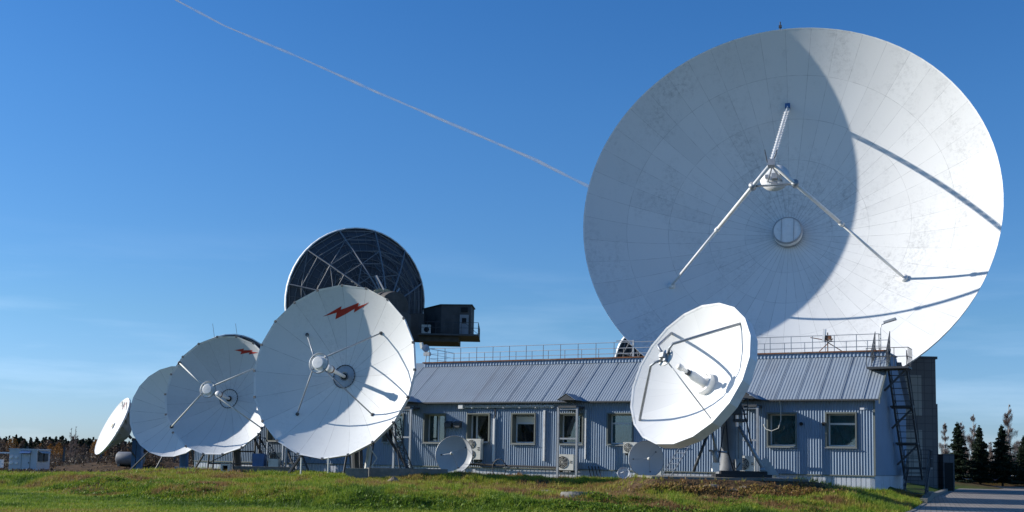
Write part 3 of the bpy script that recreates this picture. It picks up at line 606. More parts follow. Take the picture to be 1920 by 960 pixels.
# ------------------------------------------------------------------ dishes
def para(R,h,N,rings=14,r0=.0,dz=0.,sub=1):
    mb=MB(); n=N*sub; vs=[];fs=[]
    for i_ in range(rings+1):
        r=r0+(R-r0)*i_/rings
        for k in range(n):
            q=2*math.pi*k/n
            rr=r
            if sub>1:   # chords between panel corners
                ph=(q%(2*math.pi/N))-math.pi/N; rr=r*math.cos(math.pi/N)/math.cos(ph)
            vs.append((rr*math.cos(q),rr*math.sin(q),h*(rr*rr/(R*R)-1)+dz))
    for i_ in range(rings):
        for k in range(n):
            k2=(k+1)%n; fs.append((i_*n+k,i_*n+k2,(i_+1)*n+k2,(i_+1)*n+k))
    mb.add(vs,fs); return mb
def zsurf(R,h,r): return h*(r*r/(R*R)-1)
def dish(name,label,px,py,Y,R,az,el,hr,N,rmat,rings=12,skirt=.3,base=None,backm='backgrey',r0=0.02,thick=.05,group=None,skirtmat='white',ribs=True,panelm=None,rot=0.):
    C=unp(px,py,Y); n=axis(az,el); h=hr*R
    V_=C-n*h; bx=Vector((V_.x-n.x*R*.25,V_.y-n.y*R*.25,0)) if base is None else Vector(base); bx.z=H(bx.x,bx.y) if base is None else bx.z
    root=empty(name,bx,label,'satellite dish',group)
    Mt=Matrix.Translation(-bx)@fmat(C,n)
    if rot: Mt=Mt@Matrix.Rotation(rot,4,'Z')
    m_=para(R,h,N,rings,r0*R); o=m_.obj('reflector',rmat,root,True,Mt)
    m_=para(R-.002,h,N,rings,r0*R,-thick); m_.f=[f[::-1] for f in m_.f]; m_.obj('reflector_back',M[panelm or backm],root,True,Mt)
    m_=MB(); m_.lathe([(R-.05,-.02),(R+.015,.02),(R+.02,-thick),(R-.02,-skirt),(R-.12,-skirt-.02),(R-.1,-thick-.02)],N,None,True); m_.obj('rim_skirt',M[skirtmat],root,False,Mt)
    if ribs:
        m_=MB()
        for k in range(N):
            q=2*math.pi*(k+.0)/N; c,s=math.cos(q),math.sin(q); top=[];bot=[]
            for j in range(7):
                r=R*(.08+.89*j/6); zt_=zsurf(R,h,r)-thick-.01; d=skirt*.8+(R*.16)*(1-r/R); top.append((r,zt_)); bot.append((r,zt_-d))
            pr=top+bot[::-1]; vs=[];w=.03
            for sgn in (-w,w): vs+=[(r*c-sgn*s,r*s+sgn*c,z) for r,z in pr]
            L_=len(pr); fs=[]
            for j in range(6): fs+= [(j,j+1,L_-2-j,L_-1-j),(L_+L_-1-j,L_+L_-2-j,L_+j+1,L_+j)]
            fs+=[(i2,L_+i2,L_+(i2+1)%L_,(i2+1)%L_) for i2 in range(L_)]
            m_.add(vs,fs)
        m_.obj('back_rib',M[backm],root,False,Mt)
        m_=MB(); zc=-h-thick-R*.16-skirt*.8
        m_.lathe([(R*.0,zc-.25),(R*.16,zc-.25),(R*.16,-h-thick+.08),(0,-h-thick)],24); m_.obj('hub',M[backm],root,False,Mt)
    return root,Mt,C,n,h,bx
def pt(R,h,r,ang):
    q=RAD(ang); return Vector((r*R*math.cos(q),r*R*math.sin(q),zsurf(R,h,r*R)))
def strut(root,Mt,pts,r,m='white',n=8,name='strut'):
    m_=MB(); m_.tube(pts,r,n); return m_.obj(name,M[m],root,True if n>5 else False,Mt)
def leg_to(root,bx,a,b,r,m,name='leg',n=6):
    m_=MB(); m_.tube([Vector(a)-bx,Vector(b)-bx],r,n); return m_.obj(name,M[m],root)
def lattice(mb,a,b,w,nseg,r=.03,side=Vector((1,0,0))):
    a=Vector(a);b=Vector(b); s=side.normalized()*w/2
    mb.tube([a-s,b-s],r,5); mb.tube([a+s,b+s],r,5)
    for k in range(nseg):
        p=a.lerp(b,k/nseg);q=a.lerp(b,(k+1)/nseg); mb.tube([p-s,q+s] if k%2 else [p+s,q-s],r*.6,4); mb.tube([p-s,p+s],r*.6,4)
def facetz(R,h,x,y,N):
    a=math.atan2(y,x)%(2*math.pi/N)-math.pi/N; return zsurf(R,h,math.hypot(x,y)*math.cos(a)/math.cos(math.pi/N))
def bolt_mark(root,Mt,bx,R,h,pxs,N,name='lightning_emblem'):
    """red lightning bolt lying on the reflector surface"""
    from mathutils.geometry import tessellate_polygon
    pts=[]
    for p in pxs: q=hitlocal(Mt,bx,R,h,*p); pts.append(Vector((q.x,q.y,0)))
    m_=MB(); tri=tessellate_polygon([pts])
    def sub(a,b,c,d):
        if d==0: return [(a,b,c)]
        ab,bc,ca=(a+b)/2,(b+c)/2,(c+a)/2
        return sub(a,ab,ca,d-1)+sub(ab,b,bc,d-1)+sub(ca,bc,c,d-1)+sub(ab,bc,ca,d-1)
    for t_ in tri:
        for tr3 in sub(*[pts[i2] for i2 in t_],3):
            vs=[Vector((p.x,p.y,facetz(R,h,p.x,p.y,N)+.012)) for p in tr3]
            if (vs[1]-vs[0]).cross(vs[2]-vs[0]).length<1e-9: continue
            m_.add(vs if (vs[1]-vs[0]).cross(vs[2]-vs[0]).z>0 else vs[::-1],[(0,1,2)])
    return m_.obj(name,M['red'],root,False,Mt)
def hitlocal(Mt,bx,R,h,px,py):
    """where the sight line to a feature of the photograph meets the reflector (dish coordinates)"""
    o=Vector((0,0,CAMZ)); d=unp(px,py,1.)-o; Mi=(Matrix.Translation(bx)@Mt).inverted(); lo=Mi@o; ld=Mi.to_3x3()@d; k=h/R**2
    A_=k*(ld.x**2+ld.y**2); B_=2*k*(lo.x*ld.x+lo.y*ld.y)-ld.z; C_=k*(lo.x**2+lo.y**2)-h-lo.z
    t=(-B_+math.sqrt(max(0,B_*B_-4*A_*C_)))/(2*A_); t2=(-B_-math.sqrt(max(0,B_*B_-4*A_*C_)))/(2*A_); t=max(t,t2); return lo+ld*t
# --- the 32 m dish
BIG=dish_mat('big_dish_panels',(.74,.74,.72),48,(.22,.4,.6,.8),15.98,.018,.64,.5,.2)
root,Mt,C,n,h,bx=dish('giant_satellite_dish','giant white satellite dish with tripod feed towering over the right end',1465.1,384.7,88,15.98,19.1,12.95,.351,96,BIG,rings=24,skirt=.45,base=(24.5,99,10.3),r0=.004,thick=.08)
R=15.98
zap=.44*R; apex=Vector((0,0,zap)); ft=[pt(R,h,.655,a) for a in (90,-150,-30)]
for f_,nm in zip(ft[1:],('a','b')):
    d=apex-f_; side=d.cross(Vector((0,0,1))).normalized()
    m_=MB(); m_.tube([f_,f_.lerp(apex,.48)],.11,10); m_.tube([f_.lerp(apex,.48),f_.lerp(apex,.5)],.19,10); m_.tube([f_.lerp(apex,.5),apex],.145,10); m_.tube([f_-Vector((0,0,.1)),f_.lerp(apex,.015)],.3,8); m_.obj('strut',M['white'],root,True,Mt)
m_=MB(); f_=ft[0]; e=Vector((1,0,0)); dd=(apex-f_).normalized(); up=dd.cross(e)
for o3 in (e*.14,e*-.14,up*.2): m_.tube([f_+o3,apex+o3],.05,5)
for k in range(22):
    a=f_.lerp(apex,k/22); b=f_.lerp(apex,(k+1)/22)
    m_.tube([a+e*.14,b-e*.14],.035,4); m_.tube([a-e*.14,b+up*.2],.035,4); m_.tube([a+up*.2,b+e*.14],.035,4); m_.tube([a-e*.26,a+e*.26],.025,4)
m_.obj('lattice_strut',M['white'],root,False,Mt)
m_=MB(); m_.tube([ft[1].lerp(apex,.83),ft[2].lerp(apex,.83)],.08,8)
for f_ in ft[1:]: p=f_.lerp(apex,.83); m_.tube([p-Vector((0,0,.25)),p+Vector((0,0,.25))],.27,8)
m_.obj('crossbar',M['steel'],root,True,Mt)
m_=MB(); m_.lathe([(0,-.12),(.5,-.08),(1.08,0),(1.1,.05),(.5,.09),(0,.1)],28,Matrix.Translation((0,0,.29*R))); m_.obj('subreflector',M['white'],root,True,Mt)
m_=MB(); zb=.29*R+.1
for q in (90,210,330):
    p=Vector((.6*math.cos(RAD(q)),.6*math.sin(RAD(q)),zb)); m_.tube([p,apex*.93],.06,6)
m_.box((-.22,-.2,zb),(.22,.25,zb+.3)); m_.box((.35,.2,zb),(.65,.45,zb+.2)); m_.box((-.7,-.05,zb),(-.45,.2,zb+.2)); m_.box((-.25,-.6,zb),(.2,-.4,zb+.2)); m_.box((-.25,-.25,zap-.3),(.25,.25,zap+.25))
m_.obj('feed_equipment',M['steel'],root,False,Mt)
m_=MB(); m_.tube([(0,0,zap),(.3,.5,zap+.2),(.35,1.2,zap-.2)],.04,5); m_.obj('cable',M['dsteel'],root,False,Mt)
m_=MB(); m_.tube([(-.3,.1,zap),(-.5,1.1,zap+.1)],.04,5); m_.obj('whip_antenna',M['dsteel'],root,False,Mt)
m_=MB(); m_.box((-.2,ft[0].y-.15,ft[0].z),(.2,ft[0].y+.25,ft[0].z+.35)); m_.obj('strut_anchor',M['blue'],root,False,Mt)
m_=MB(); z0=-h+.05; m_.lathe([(1.18,z0),(1.18,z0+.75),(1.1,z0+.85),(1.0,z0+.85),(0,z0+.9)],40); m_.obj('feed_drum',M['white'],root,False,Mt)
m_=MB(); m_.lathe([(1.20,z0),(1.23,z0+.1),(1.23,z0+.22),(1.19,z0+.24)],40); m_.lathe([(1.19,z0+.72),(1.22,z0+.78),(1.1,z0+.88)],40); m_.box((-.5,-1.05,z0+.9),(-.46,1.05,z0+.93)); m_.box((.5,-1.0,z0+.9),(.54,1.0,z0+.93)); m_.obj('drum_rim',M['steel'],root,False,Mt)
m_=MB(); pts_=[pt(R,h,1,91.5)+Vector((0,0,-.1))]; m_.tube([pts_[0],pts_[0]+Vector((0,.75,.1))],.05,6); m_.box((-.12+pts_[0].x,pts_[0].y+.25,pts_[0].z-.1),(.12+pts_[0].x,pts_[0].y+.45,pts_[0].z+.1)); m_.obj('rim_beacon',M['dsteel'],root,False,Mt)
# yoke + pedestal behind
Vx=C-n*(h+3.2); m_=MB()
for s in (-1,1): m_.beam(Vx+Vector((s*3.4,0,0))-bx,Vector((s*3.6,0,3.8)),1.2)
m_.tube([Vx+Vector((-4.2,0,0))-bx,Vx+Vector((4.2,0,0))-bx],.9,12); m_.obj('yoke',M['backgrey'],root)
m_=MB(); m_.lathe([(0,0),(4.2,0),(4.2,2.6),(5.0,2.8),(5.0,3.8),(0,3.8)],24); m_.obj('azimuth_drum',M['backgrey'],root)
# pedestal building under it
def tile_mat(name,c1,c2,s=.6):
    m=mat(name,c1,.8,spec=.1); nt=m.node_tree; l=nt.links.new; b=nt.nodes["Principled BSDF"]; t=nt.nodes.new("ShaderNodeTexCoord"); sp_=nt.nodes.new("ShaderNodeSeparateXYZ"); cb=nt.nodes.new("ShaderNodeCombineXYZ"); ad=nt.nodes.new("ShaderNodeMath"); ad.operation='ADD'
    l(t.outputs['Object'],sp_.inputs[0]); l(sp_.outputs[0],ad.inputs[0]); l(sp_.outputs[1],ad.inputs[1]); l(ad.outputs[0],cb.inputs[0]); l(sp_.outputs[2],cb.inputs[1])
    br=nt.nodes.new("ShaderNodeTexBrick"); br.offset=0; br.inputs['Scale'].default_value=1; br.inputs['Brick Width'].default_value=s; br.inputs['Row Height'].default_value=s; br.inputs['Mortar Size'].default_value=.018; br.inputs['Color1'].default_value=(*c1,1); br.inputs['Color2'].default_value=(*[q*.88 for q in c1],1); br.inputs['Mortar'].default_value=(*c2,1)
    l(cb.outputs[0],br.inputs['Vector']); l(br.outputs[0],b.inputs['Base Color']); return m
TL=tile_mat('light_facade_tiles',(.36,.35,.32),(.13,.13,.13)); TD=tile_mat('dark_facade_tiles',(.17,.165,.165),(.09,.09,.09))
pb=empty('pedestal_building',(24.5,92,0),'dark tiled building in shade under the giant dish','building')
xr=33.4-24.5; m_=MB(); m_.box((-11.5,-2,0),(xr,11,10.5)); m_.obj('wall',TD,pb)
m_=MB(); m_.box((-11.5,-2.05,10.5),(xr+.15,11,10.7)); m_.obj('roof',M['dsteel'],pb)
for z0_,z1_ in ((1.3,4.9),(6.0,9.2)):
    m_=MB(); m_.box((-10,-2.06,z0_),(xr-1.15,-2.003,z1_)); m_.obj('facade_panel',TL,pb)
m_=MB(); m_.box((xr-2.6,3,10.7),(xr-.3,9,12.3)); m_.obj('roof_hut',TD,pb)
m_=MB(); m_.box((xr+.003,2,0),(xr+1.6,10,7.2)); m_.obj('stair_tower',TD,pb)
m_=MB(); m_.box((xr+1.61,1.0,0),(xr+2.5,9,3.1)); m_.obj('porch',TD,pb); m_=MB(); m_.box((xr+1.7,.97,0),(xr+2.4,.995,2.4)); m_.obj('doorway',M['hole'],pb)
def clamps(root,Mt,R,N,ph=0.):
    for k in range(N):
        q=2*math.pi*k/N+ph; m_=MB(); m_.box((-.07,-.06,-.12),(.05,.06,.02),Matrix.Translation((R*math.cos(q),R*math.sin(q),0))@Matrix.Rotation(q,4,'Z')); m_.obj('rim_clamp',M['dsteel'],root,False,Mt)
# --- dish A
def medium(name,label,px,py,Y,R,az,el,hr,N,rm,footr,angs,zsub,rsub,rot=0.,dome=True,sr=.037,m='steel',subm='white',hubr=.62,group='white dishes in a row at the left',ringr=(),**kw):
    root,Mt,C,n,h,bx=dish(name,label,px,py,Y,R,az,el,hr,N,rm,group=group,rot=rot,**kw)
    top=Vector((0,0,zsub*R))
    for a in angs:
        f_=pt(R,h,footr if not isinstance(footr,dict) else footr[a],a-math.degrees(rot)); q=Vector((f_.x,f_.y,0)).normalized()*rsub*.8
        strut(root,Mt,[f_,top+q],sr,m)
        m_=MB(); m_.tube([f_-Vector((0,0,.03)),f_.lerp(top,.02)],sr*2.6,8); m_.obj('strut_foot',M['dsteel'],root,False,Mt)
    m_=MB(); z=zsub*R-.05
    if dome: m_.lathe([(0,z-rsub*.4),(rsub*.5,z-rsub*.25),(rsub,z),(rsub*1.0,z+rsub*.06),(rsub*.93,z+rsub*.06),(rsub*.9,z-rsub*.02),(rsub*.62,z+rsub*.06),(rsub*.62,z+rsub*.3),(rsub*.55,z+rsub*.34),(0,z+rsub*.36)],28)
    else: m_.lathe([(0,z-.1),(rsub,z),(rsub,z+.06),(0,z+.12)],28)
    so_=m_.obj('subreflector',M[subm],root,False,Mt)
    m_=MB(); m_.lathe([(rsub*1.0,z-.03),(rsub*1.06,z),(rsub*1.06,z+.07),(rsub*1.0,z+.09)],28,None,True); m_.obj('subreflector_ring',M['steel'],so_)
    m_=MB(); m_.lathe([(.10,-h),(.10,-h+R*.26),(.15,-h+R*.3),(.19,-h+R*.34),(.19,-h+R*.40),(.1,-h+R*.41),(0,-h+R*.41)],16); m_.obj('feed_horn',M['white'],root,True,Mt)
    m_=MB(); m_.lathe([(.17,-h+R*.33),(.21,-h+R*.335),(.21,-h+R*.35),(.17,-h+R*.355)],16); m_.obj('feed_collar',M['rust'],root,False,Mt)
    m_=MB(); hz=zsurf(R,h,hubr)+.03; m_.lathe([(hubr,hz),(hubr+.02,hz+.02),(hubr+.03,hz)],40)
    for k in range(24):
        q=2*math.pi*k/24; m_.box((-.02,-.035,0),(.02,.035,.04),Matrix.Translation((hubr*math.cos(q),hubr*math.sin(q),hz))@Matrix.Rotation(q,4,'Z'))
    m_.obj('hub_ring',M['dsteel'],root,False,Mt)
    m_=MB(); m_.lathe([(0,-h+.06),(.17,-h+.07)],20); m_.obj('hub_opening',M['hole'],root,False,Mt)
    return root,Mt,C,n,h,bx
WA=dish_mat('front_dish_panels',(.73,.74,.73),20,(),4.7,.013,.6,.25,.4)
root,Mt,C,n,h,bx=medium('satellite_dish','large white dish with red lightning bolt at its upper right',623,694.1,60,4.7,19.05,9.4,.307,20,WA,.67,(45,135,-135,-45),.32,.52,skirt=.32,r0=.05)
clamps(root,Mt,4.7,20)
BOLT=[(328,706),(464,630),(458,656),(588,606),(582,634),(662,603),(553,678),(558,650),(419,726),(429,678)]
bolt_mark(root,Mt,bx,4.7,h,[(520+.2604*x,410+.2604*y) for x,y in BOLT],20)
m_=MB(); hz=zsurf(4.7,h,.6)+.012; m_.lathe([(.26,-h+.05),(.62,hz)],40); m_.obj('hub_plate',M['steel'],root,False,Mt)
# mount: post, A-frame legs, lattice braces, stays
Hb=C-n*(h+1.1); gz=lambda x,y:H(x,y)
def gp(x,y,dz=0): return Vector((x,y,H(x,y)+dz))
leg_to(root,bx,Hb,gp(Hb.x+.3,Hb.y+.6),.3,'dsteel','pedestal',12)
for x_,y_ in ((-11.8,61.5),(-5.2,62.0)): leg_to(root,bx,Hb,gp(x_,y_),.09,'dsteel')
for px0,py0,px1,py1,yy_ in ((735,793,775,897,62.0),(745,785,757,895,61.2)):
    a=unp(px0,py0,61.8); b=unp(px1,py1,yy_)
    m_=MB(); lattice(m_,a-bx,b-bx,.34,11,.035); m_.obj('lattice_brace',M['dsteel'],root)
for px_ in (565,616):
    a=unp(px_,858,58.6); leg_to(root,bx,a,gp(a.x,a.y),.045,'offwhite','stay')
m_=MB()
for k in range(7):
    x_=rng.uniform(-9,-6.6); p=Vector((x_,61.2,H(x_,61.2))); m_.tube([p-bx,p+Vector((rng.uniform(-.4,.4),.2,2.2))-bx],.04,5)
m_.obj('frame_tube',M['dsteel'],root)
m_=MB(); p=unp(693,855,60.6); m_.tube([p+Vector((0,0,.5))-bx,p-Vector((.15,0,.9))-bx],.14,8); m_.tube([p+Vector((.1,-.1,.3))-bx,p+Vector((.4,-.1,-.1))-bx,p+Vector((.1,-.1,-.6))-bx],.04,5); m_.obj('waveguide',M['offwhite'],root)
# --- dish B
WB=dish_mat('second_dish_panels',(.64,.66,.67),18,(),3.83,.013,.6,.25,.5,phase=math.pi/18)
root,Mt,C,n,h,bx=medium('satellite_dish','white dish with small lightning bolt, second of the left row behind the largest',411.9,739.9,72,3.83,14.1,8.45,.334,18,WB,.985,(34,146.5,-146,-34),.40,.5,skirt=.25,r0=.05,sr=.045,m='offwhite',hubr=.6,rot=0.)
bolt_mark(root,Mt,bx,3.83,h,[(439,656.5),(458,653.8),(457,657),(473.5,656.5),(472.5,659.5),(485,661.5),(467,664.5),(468,661),(451,664.5),(453,659.8)],18)
clamps(root,Mt,3.83,18)
Hb=C-n*(h+.9)
leg_to(root,bx,Hb,gp(Hb.x+.2,Hb.y+.4),.26,'dsteel','pedestal',12)
m_=MB()
for x_ in (-19.2,-17.6,-16.3):
    for y_ in (73.4,74.6): p=Vector((x_,y_,H(x_,y_)))-bx; m_.tube([p,p+Vector((.1,0,2.6))],.06,5)
for z_ in (.5,1.3,2.1): p=Vector((-19.2,73.4,H(-19.2,73.4)+z_))-bx; m_.tube([p,p+Vector((3.0,0,0))],.05,5); m_.tube([p,p+Vector((1.5,0,.8))],.035,4)
m_.obj('support_frame',M['dsteel'],root)
for x_,y_ in ((-20.2,73.8),(-15.2,73.8)): leg_to(root,bx,Hb,gp(x_,y_),.08,'dsteel')
for q in ((490,820,535,886,72.5),(478,815,520,886,73)):
    a=unp(q[0],q[1],73); b=unp(q[2],q[3],q[4]); m_=MB(); lattice(m_,a-bx,b-bx,.4,9,.03); m_.obj('lattice_brace',M['dsteel'],root)
for px_ in (402,445):
    a=pt(3.83,h,.99,90); p=unp(px_,632,71.8); m_=MB(); m_.tube([p-bx,p+Vector((-.15,0,.85))-bx],.012,5); m_.obj('lightning_rod',M['dsteel'],root)
# --- dish C
WC=dish_mat('third_dish_panels',(.8,.79,.76),22,(),3.62,.016,.6,.14,.5)
root,Mt,C,n,h,bx=medium('satellite_dish','white dish half hidden behind its neighbour, third of the left row',323.3,770.6,90,3.62,10.8,8.05,.34,22,WC,.45,(60,-60,0),.02,.28,skirt=.22,r0=.05,sr=.05,m='offwhite')
Hb=C-n*(h+.9); leg_to(root,bx,Hb,gp(Hb.x,Hb.y+.5),.35,'blue','pedestal',10)
for x_,y_ in ((-30.5,91.5),(-27.8,90.0),(-25.0,92)): leg_to(root,bx,Hb,gp(x_,y_),.08,'dsteel')
m_=MB()
for px0,px1 in ((280,322),(330,360)):
    a=unp(px0,882,88); b=unp(px1,881,88); m_.box((a.x-bx.x,87.5-bx.y,H(a.x,88)-bx.z),(b.x-bx.x,88.3-bx.y,H(a.x,88)+.42-bx.z))
m_.obj('base_beam',M['blue'],root)
# --- dish E, far left, seen from the side with a closed white front
WE=dish_mat('end_dish_panels',(.8,.8,.78),16,(.45,),2.62,.012,.72,.1,.5)
root,Mt,C,n,h,bx=dish('satellite_dish','smallest white dish of the left row, turned sideways, with lettering at its top',210.3,798.7,95,2.62,56.5,25,.22,24,WE,group='white dishes in a row at the left',skirt=.12,r0=.02,backm='backgrey',panelm='backgrey',rings=8)
m_=MB(); a=hitlocal(Mt,bx,2.62,h,211,798); z=zsurf(2.62,h,math.hypot(a.x,a.y)); m_.box((a.x-.26,a.y-.26,z),(a.x+.26,a.y+.26,z+.03)); fb=m_.obj('feed_cover',M['white'],root,False,Mt)
m_=MB(); m_.box((a.x-.17,a.y-.17,z+.031),(a.x+.17,a.y+.17,z+.06)); m_.obj('feed_window',M['yellow'],fb,False)
m_=MB(); a=hitlocal(Mt,bx,2.62,h,233,762)
def bar(m_,x,y0,y1,w=.05,x2=None):
    x2=x if x2 is None else x2; z_=max(zsurf(2.62,h,math.hypot(x,y0)),zsurf(2.62,h,math.hypot(x2,y1)))+.05
    m_.add([(x-w,y0,z_),(x+w,y0,z_),(x2+w,y1,z_),(x2-w,y1,z_)],[(0,1,2,3)])
for k,(x_,) in enumerate([(-.55,),(-.1,),(.35,)]): bar(m_,a.x+x_,a.y-.38,a.y+.38)
bar(m_,a.x-.5,a.y+.3,a.y-.1,.05,a.x-.3); bar(m_,a.x-.15,a.y+.3,a.y-.1,.05,a.x-.3); bar(m_,a.x+.75,a.y-.38,a.y+.38)
m_.obj('lettering',M['dsteel'],root,False,Mt)
m_=MB(); bar(m_,a.x+.5,a.y-.3,a.y+.3,.07); m_.obj('lettering_red',M['red'],root,False,Mt)
Hb=C-n*(h+.5)
m_=MB(); m_.lathe([(2.5,-.1),(1.9,-.55),(.9,-1.25),(.5,-1.5),(0,-1.5)],12); m_.obj('back_shell',M['backgrey'],root,False,Mt)
for px_,w_ in ((253,.32),(263,.42)):
    a=unp(px_,826,96); m_=MB(); m_.box((a.x-w_/2-bx.x,95.8-bx.y,H(a.x,96)-bx.z-.2),(a.x+w_/2-bx.x,96.3-bx.y,a.z-bx.z)); m_.obj('post',M['blue'],root)
leg_to(root,bx,unp(240,838,95.6),unp(262,868,96),.06,'dsteel','actuator'); leg_to(root,bx,unp(246,822,95.8),unp(232,806,95.3),.12,'dsteel','yoke_arm'); leg_to(root,bx,unp(248,824,96),unp(266,828,96),.16,'dsteel','yoke_bar')
m_=MB(); a=unp(254,882,95.5); m_.box((a.x-.3-bx.x,95-bx.y,H(a.x,95.5)-bx.z-.1),(a.x+.5-bx.x,95.8-bx.y,H(a.x,95.5)+.14-bx.z)); m_.obj('footing',M['conc'],root)
# --- dish D, bright one in front
WD=dish_mat('bright_dish_panels',(.76,.76,.74),20,(),3.46,.008,.84,.05,.5,phase=math.pi/20)
R=3.46
root,Mt,C,n,h,bx=dish('satellite_dish','bright white sunlit dish with angled feed struts in front of the building',1290.4,698.8,50,R,55,23.2,.351,20,WD,base=(10.1,52.2,1.26),skirt=.5,r0=.03,skirtmat='white',backm='backgrey',thick=.05,rot=math.pi/20)
top=Vector((0,0,.47*R))
for a_,fr_ in ((49.5,.9),(134.5,.92),(-137.5,.93)):
    f_=pt(R,h,fr_,a_-9); el_=Vector((f_.x*.13,f_.y*.13,top.z+.02)); hub_=Vector((f_.x*.06,f_.y*.06,top.z-.14))
    strut(root,Mt,[f_,Vector((f_.x*.22,f_.y*.22,top.z+.05)),Vector((f_.x*.14,f_.y*.14,top.z+.02)),hub_],.065,'steel',8)
f_=pt(R,h,.78,-49-9); strut(root,Mt,[f_,top],.03,'steel',6)
m_=MB(); m_.lathe([(0,-.10),(.2,-.06),(.40,.02),(.42,.05),(.3,.05),(0,.02)],28,Matrix.Translation((0,0,top.z-.22))); m_.obj('subreflector',M['white'],root,True,Mt)
m_=MB(); m_.box((-.12,-.12,top.z-.15),(.12,.12,top.z+.12)); m_.box((-.22,.0,top.z-.1),(-.1,.1,top.z+.06)); m_.box((.05,-.26,top.z-.14),(.17,-.12,top.z)); m_.obj('feed_bracket',M['steel'],root,False,Mt)
m_=MB(); m_.lathe([(0,-h+.02),(.33,-h+.04),(.33,-h+.16),(.2,-h+.2),(.2,-h+.95),(.16,-h+1.0),(.17,-h+1.16),(0,-h+1.16)],20); m_.obj('feed_tube',M['white'],root,True,Mt)
m_=MB(); m_.lathe([(.125,-h+1.16),(.13,-h+1.3),(.0,-h+1.3)],16); m_.obj('feed_neck',M['dsteel'],root,True,Mt)
m_=MB(); m_.lathe([(.08,-h+1.3),(.08,-h+1.6),(.14,-h+1.62),(.14,-h+1.85),(.05,-h+1.9),(0,-h+1.9)],16); m_.obj('feed_cap',M['white'],root,True,Mt)
m_=MB()
for k in range(14):
    q0=RAD(-150+k*17); q1=RAD(-150+(k+1)*17)
    z0=zsurf(R,h,.55); m_.add([(.42*math.cos(q0),.42*math.sin(q0),z0),(.42*math.cos(q1),.42*math.sin(q1),z0),(.42*math.cos(q1),.42*math.sin(q1),z0+.3),(.42*math.cos(q0),.42*math.sin(q0),z0+.3),(.52*math.cos(q0),.52*math.sin(q0),z0),(.52*math.cos(q1),.52*math.sin(q1),z0),(.52*math.cos(q1),.52*math.sin(q1),z0+.3),(.52*math.cos(q0),.52*math.sin(q0),z0+.3)],[(0,1,2,3),(4,7,6,5),(3,2,6,7)])
m_.obj('hub_collar',M['white'],root,False,Mt)
a=hitlocal(Mt,bx,R,h,1333,589); z=zsurf(R,h,math.hypot(a.x,a.y)); nz=Vector((-2*h*a.x/R**2,-2*h*a.y/R**2,1)).normalized(); Mz=Matrix.Translation((a.x,a.y,z+.02))@nz.to_track_quat('Z','Y').to_matrix().to_4x4()
m_=MB(); m_.lathe([(.13,.0),(.16,.0)],24,Mz); m_.add([Mz@Vector(p) for p in ((-.1,-.06,0),(.03,-.1,0),(.1,.05,0),(0,0,0),(-.05,.09,0))],[(0,1,3),(1,2,3),(0,3,4)]); m_.obj('round_emblem',mat('dark_red_mark',(.16,.03,.03),.5),root,False,Mt)
# panel edge stations on the skirt
# mount of D
Vw=C-n*(h+.75)
m_=MB()
gz=1.26
def P_(px,py,Y): return unp(px,py,Y)-bx
ped=Vector((9.85,51.9,0))
m_.lathe([(.0,0),(.62,0),(.62,.06),(.42,.5),(.34,.9),(.33,3.2),(.38,3.3),(0,3.3)],20,Matrix.Translation(ped-Vector((bx.x,bx.y,0)))); m_.obj('pedestal',M['truss'],root,True)
m_=MB(); top_=ped+Vector((0,0,gz+3.3)); m_.tube([top_-bx,Vw-bx],.28,12); m_.box(tuple(top_-bx-Vector((.5,.35,.5))),tuple(top_-bx+Vector((.5,.35,.15)))); m_.obj('yoke',M['dsteel'],root)
m_=MB(); m_.tube([P_(1386,800,51.5),P_(1431,879,50.6)],.085,8); m_.obj('strut_leg',M['steel'],root,True)
m_=MB(); m_.tube([P_(1334,800,50.8),P_(1343,846,50.6)],.07,8); m_.tube([P_(1339,846,50.6),P_(1345,872,50.8)],.13,8); m_.tube([P_(1330,845,50.6),P_(1362,848,50.8)],.05,6); m_.obj('actuator',M['steel'],root,True)
m_=MB(); m_.tube([P_(1328,812,51.2),P_(1300,884,51.0)],.07,6); m_.obj('strut_leg',M['dsteel'],root,True)
m_=MB(); m_.box(tuple(P_(1352,892,50.6)),tuple(P_(1436,884,50.9)+Vector((0,.2,.0)))); m_.box(tuple(P_(1342,894,50.4)),tuple(P_(1440,890,51.2)+Vector((0,.3,.0)))); m_.obj('base_beam',M['black'],root)
m_=MB(); q=P_(1429,890,50.7); m_.add([q,q+Vector((.75,0,0)),q+Vector((.2,0,.75)),q+Vector((-.05,0,.6)),q+Vector((0,.3,0)),q+Vector((.75,.3,0)),q+Vector((.2,.3,.75)),q+Vector((-.05,.3,.6))],[(0,1,2,3),(4,7,6,5),(1,5,6,2),(0,3,7,4),(3,2,6,7)]); m_.tube([P_(1425,881,50.5),P_(1434,881,50.5)],.1,10); m_.obj('foot_bracket',M['steel'],root)
m_=MB(); q=P_(1336,884,49.9); m_.box(tuple(q),tuple(q+Vector((.3,.3,.38)))); m_.obj('motor_box',M['white'],root)
m_=MB(); q=P_(1380,882,51.3); m_.box(tuple(q),tuple(q+Vector((.25,.3,.5)))); m_.box(tuple(P_(1372,868,51.8)),tuple(P_(1384,800,51.8)+Vector((0,.25,0)))); m_.box(tuple(P_(1385,882,51.8)),tuple(P_(1392,760,51.8)+Vector((0,.12,0)))); m_.obj('cabinet',M['steel'],root)
m_=MB()
for s in ((1362,790,1366,850,1376,884),(1358,800,1350,850,1345,880),(1392,764,1402,800,1409,832),(1374,868,1380,880,1388,868)):
    m_.tube([P_(s[0],s[1],50.9),P_(s[2],s[3],50.6),P_(s[4],s[5],50.8)],.03,5)
m_.obj('cable',M['black'],root)
m_=MB(); 
pa=P_(1366,790,51.6); pb_=P_(1402,784,51.6); m_.box((pa.x,pa.y,pa.z),(pb_.x,pb_.y+1.0,pa.z+.12))
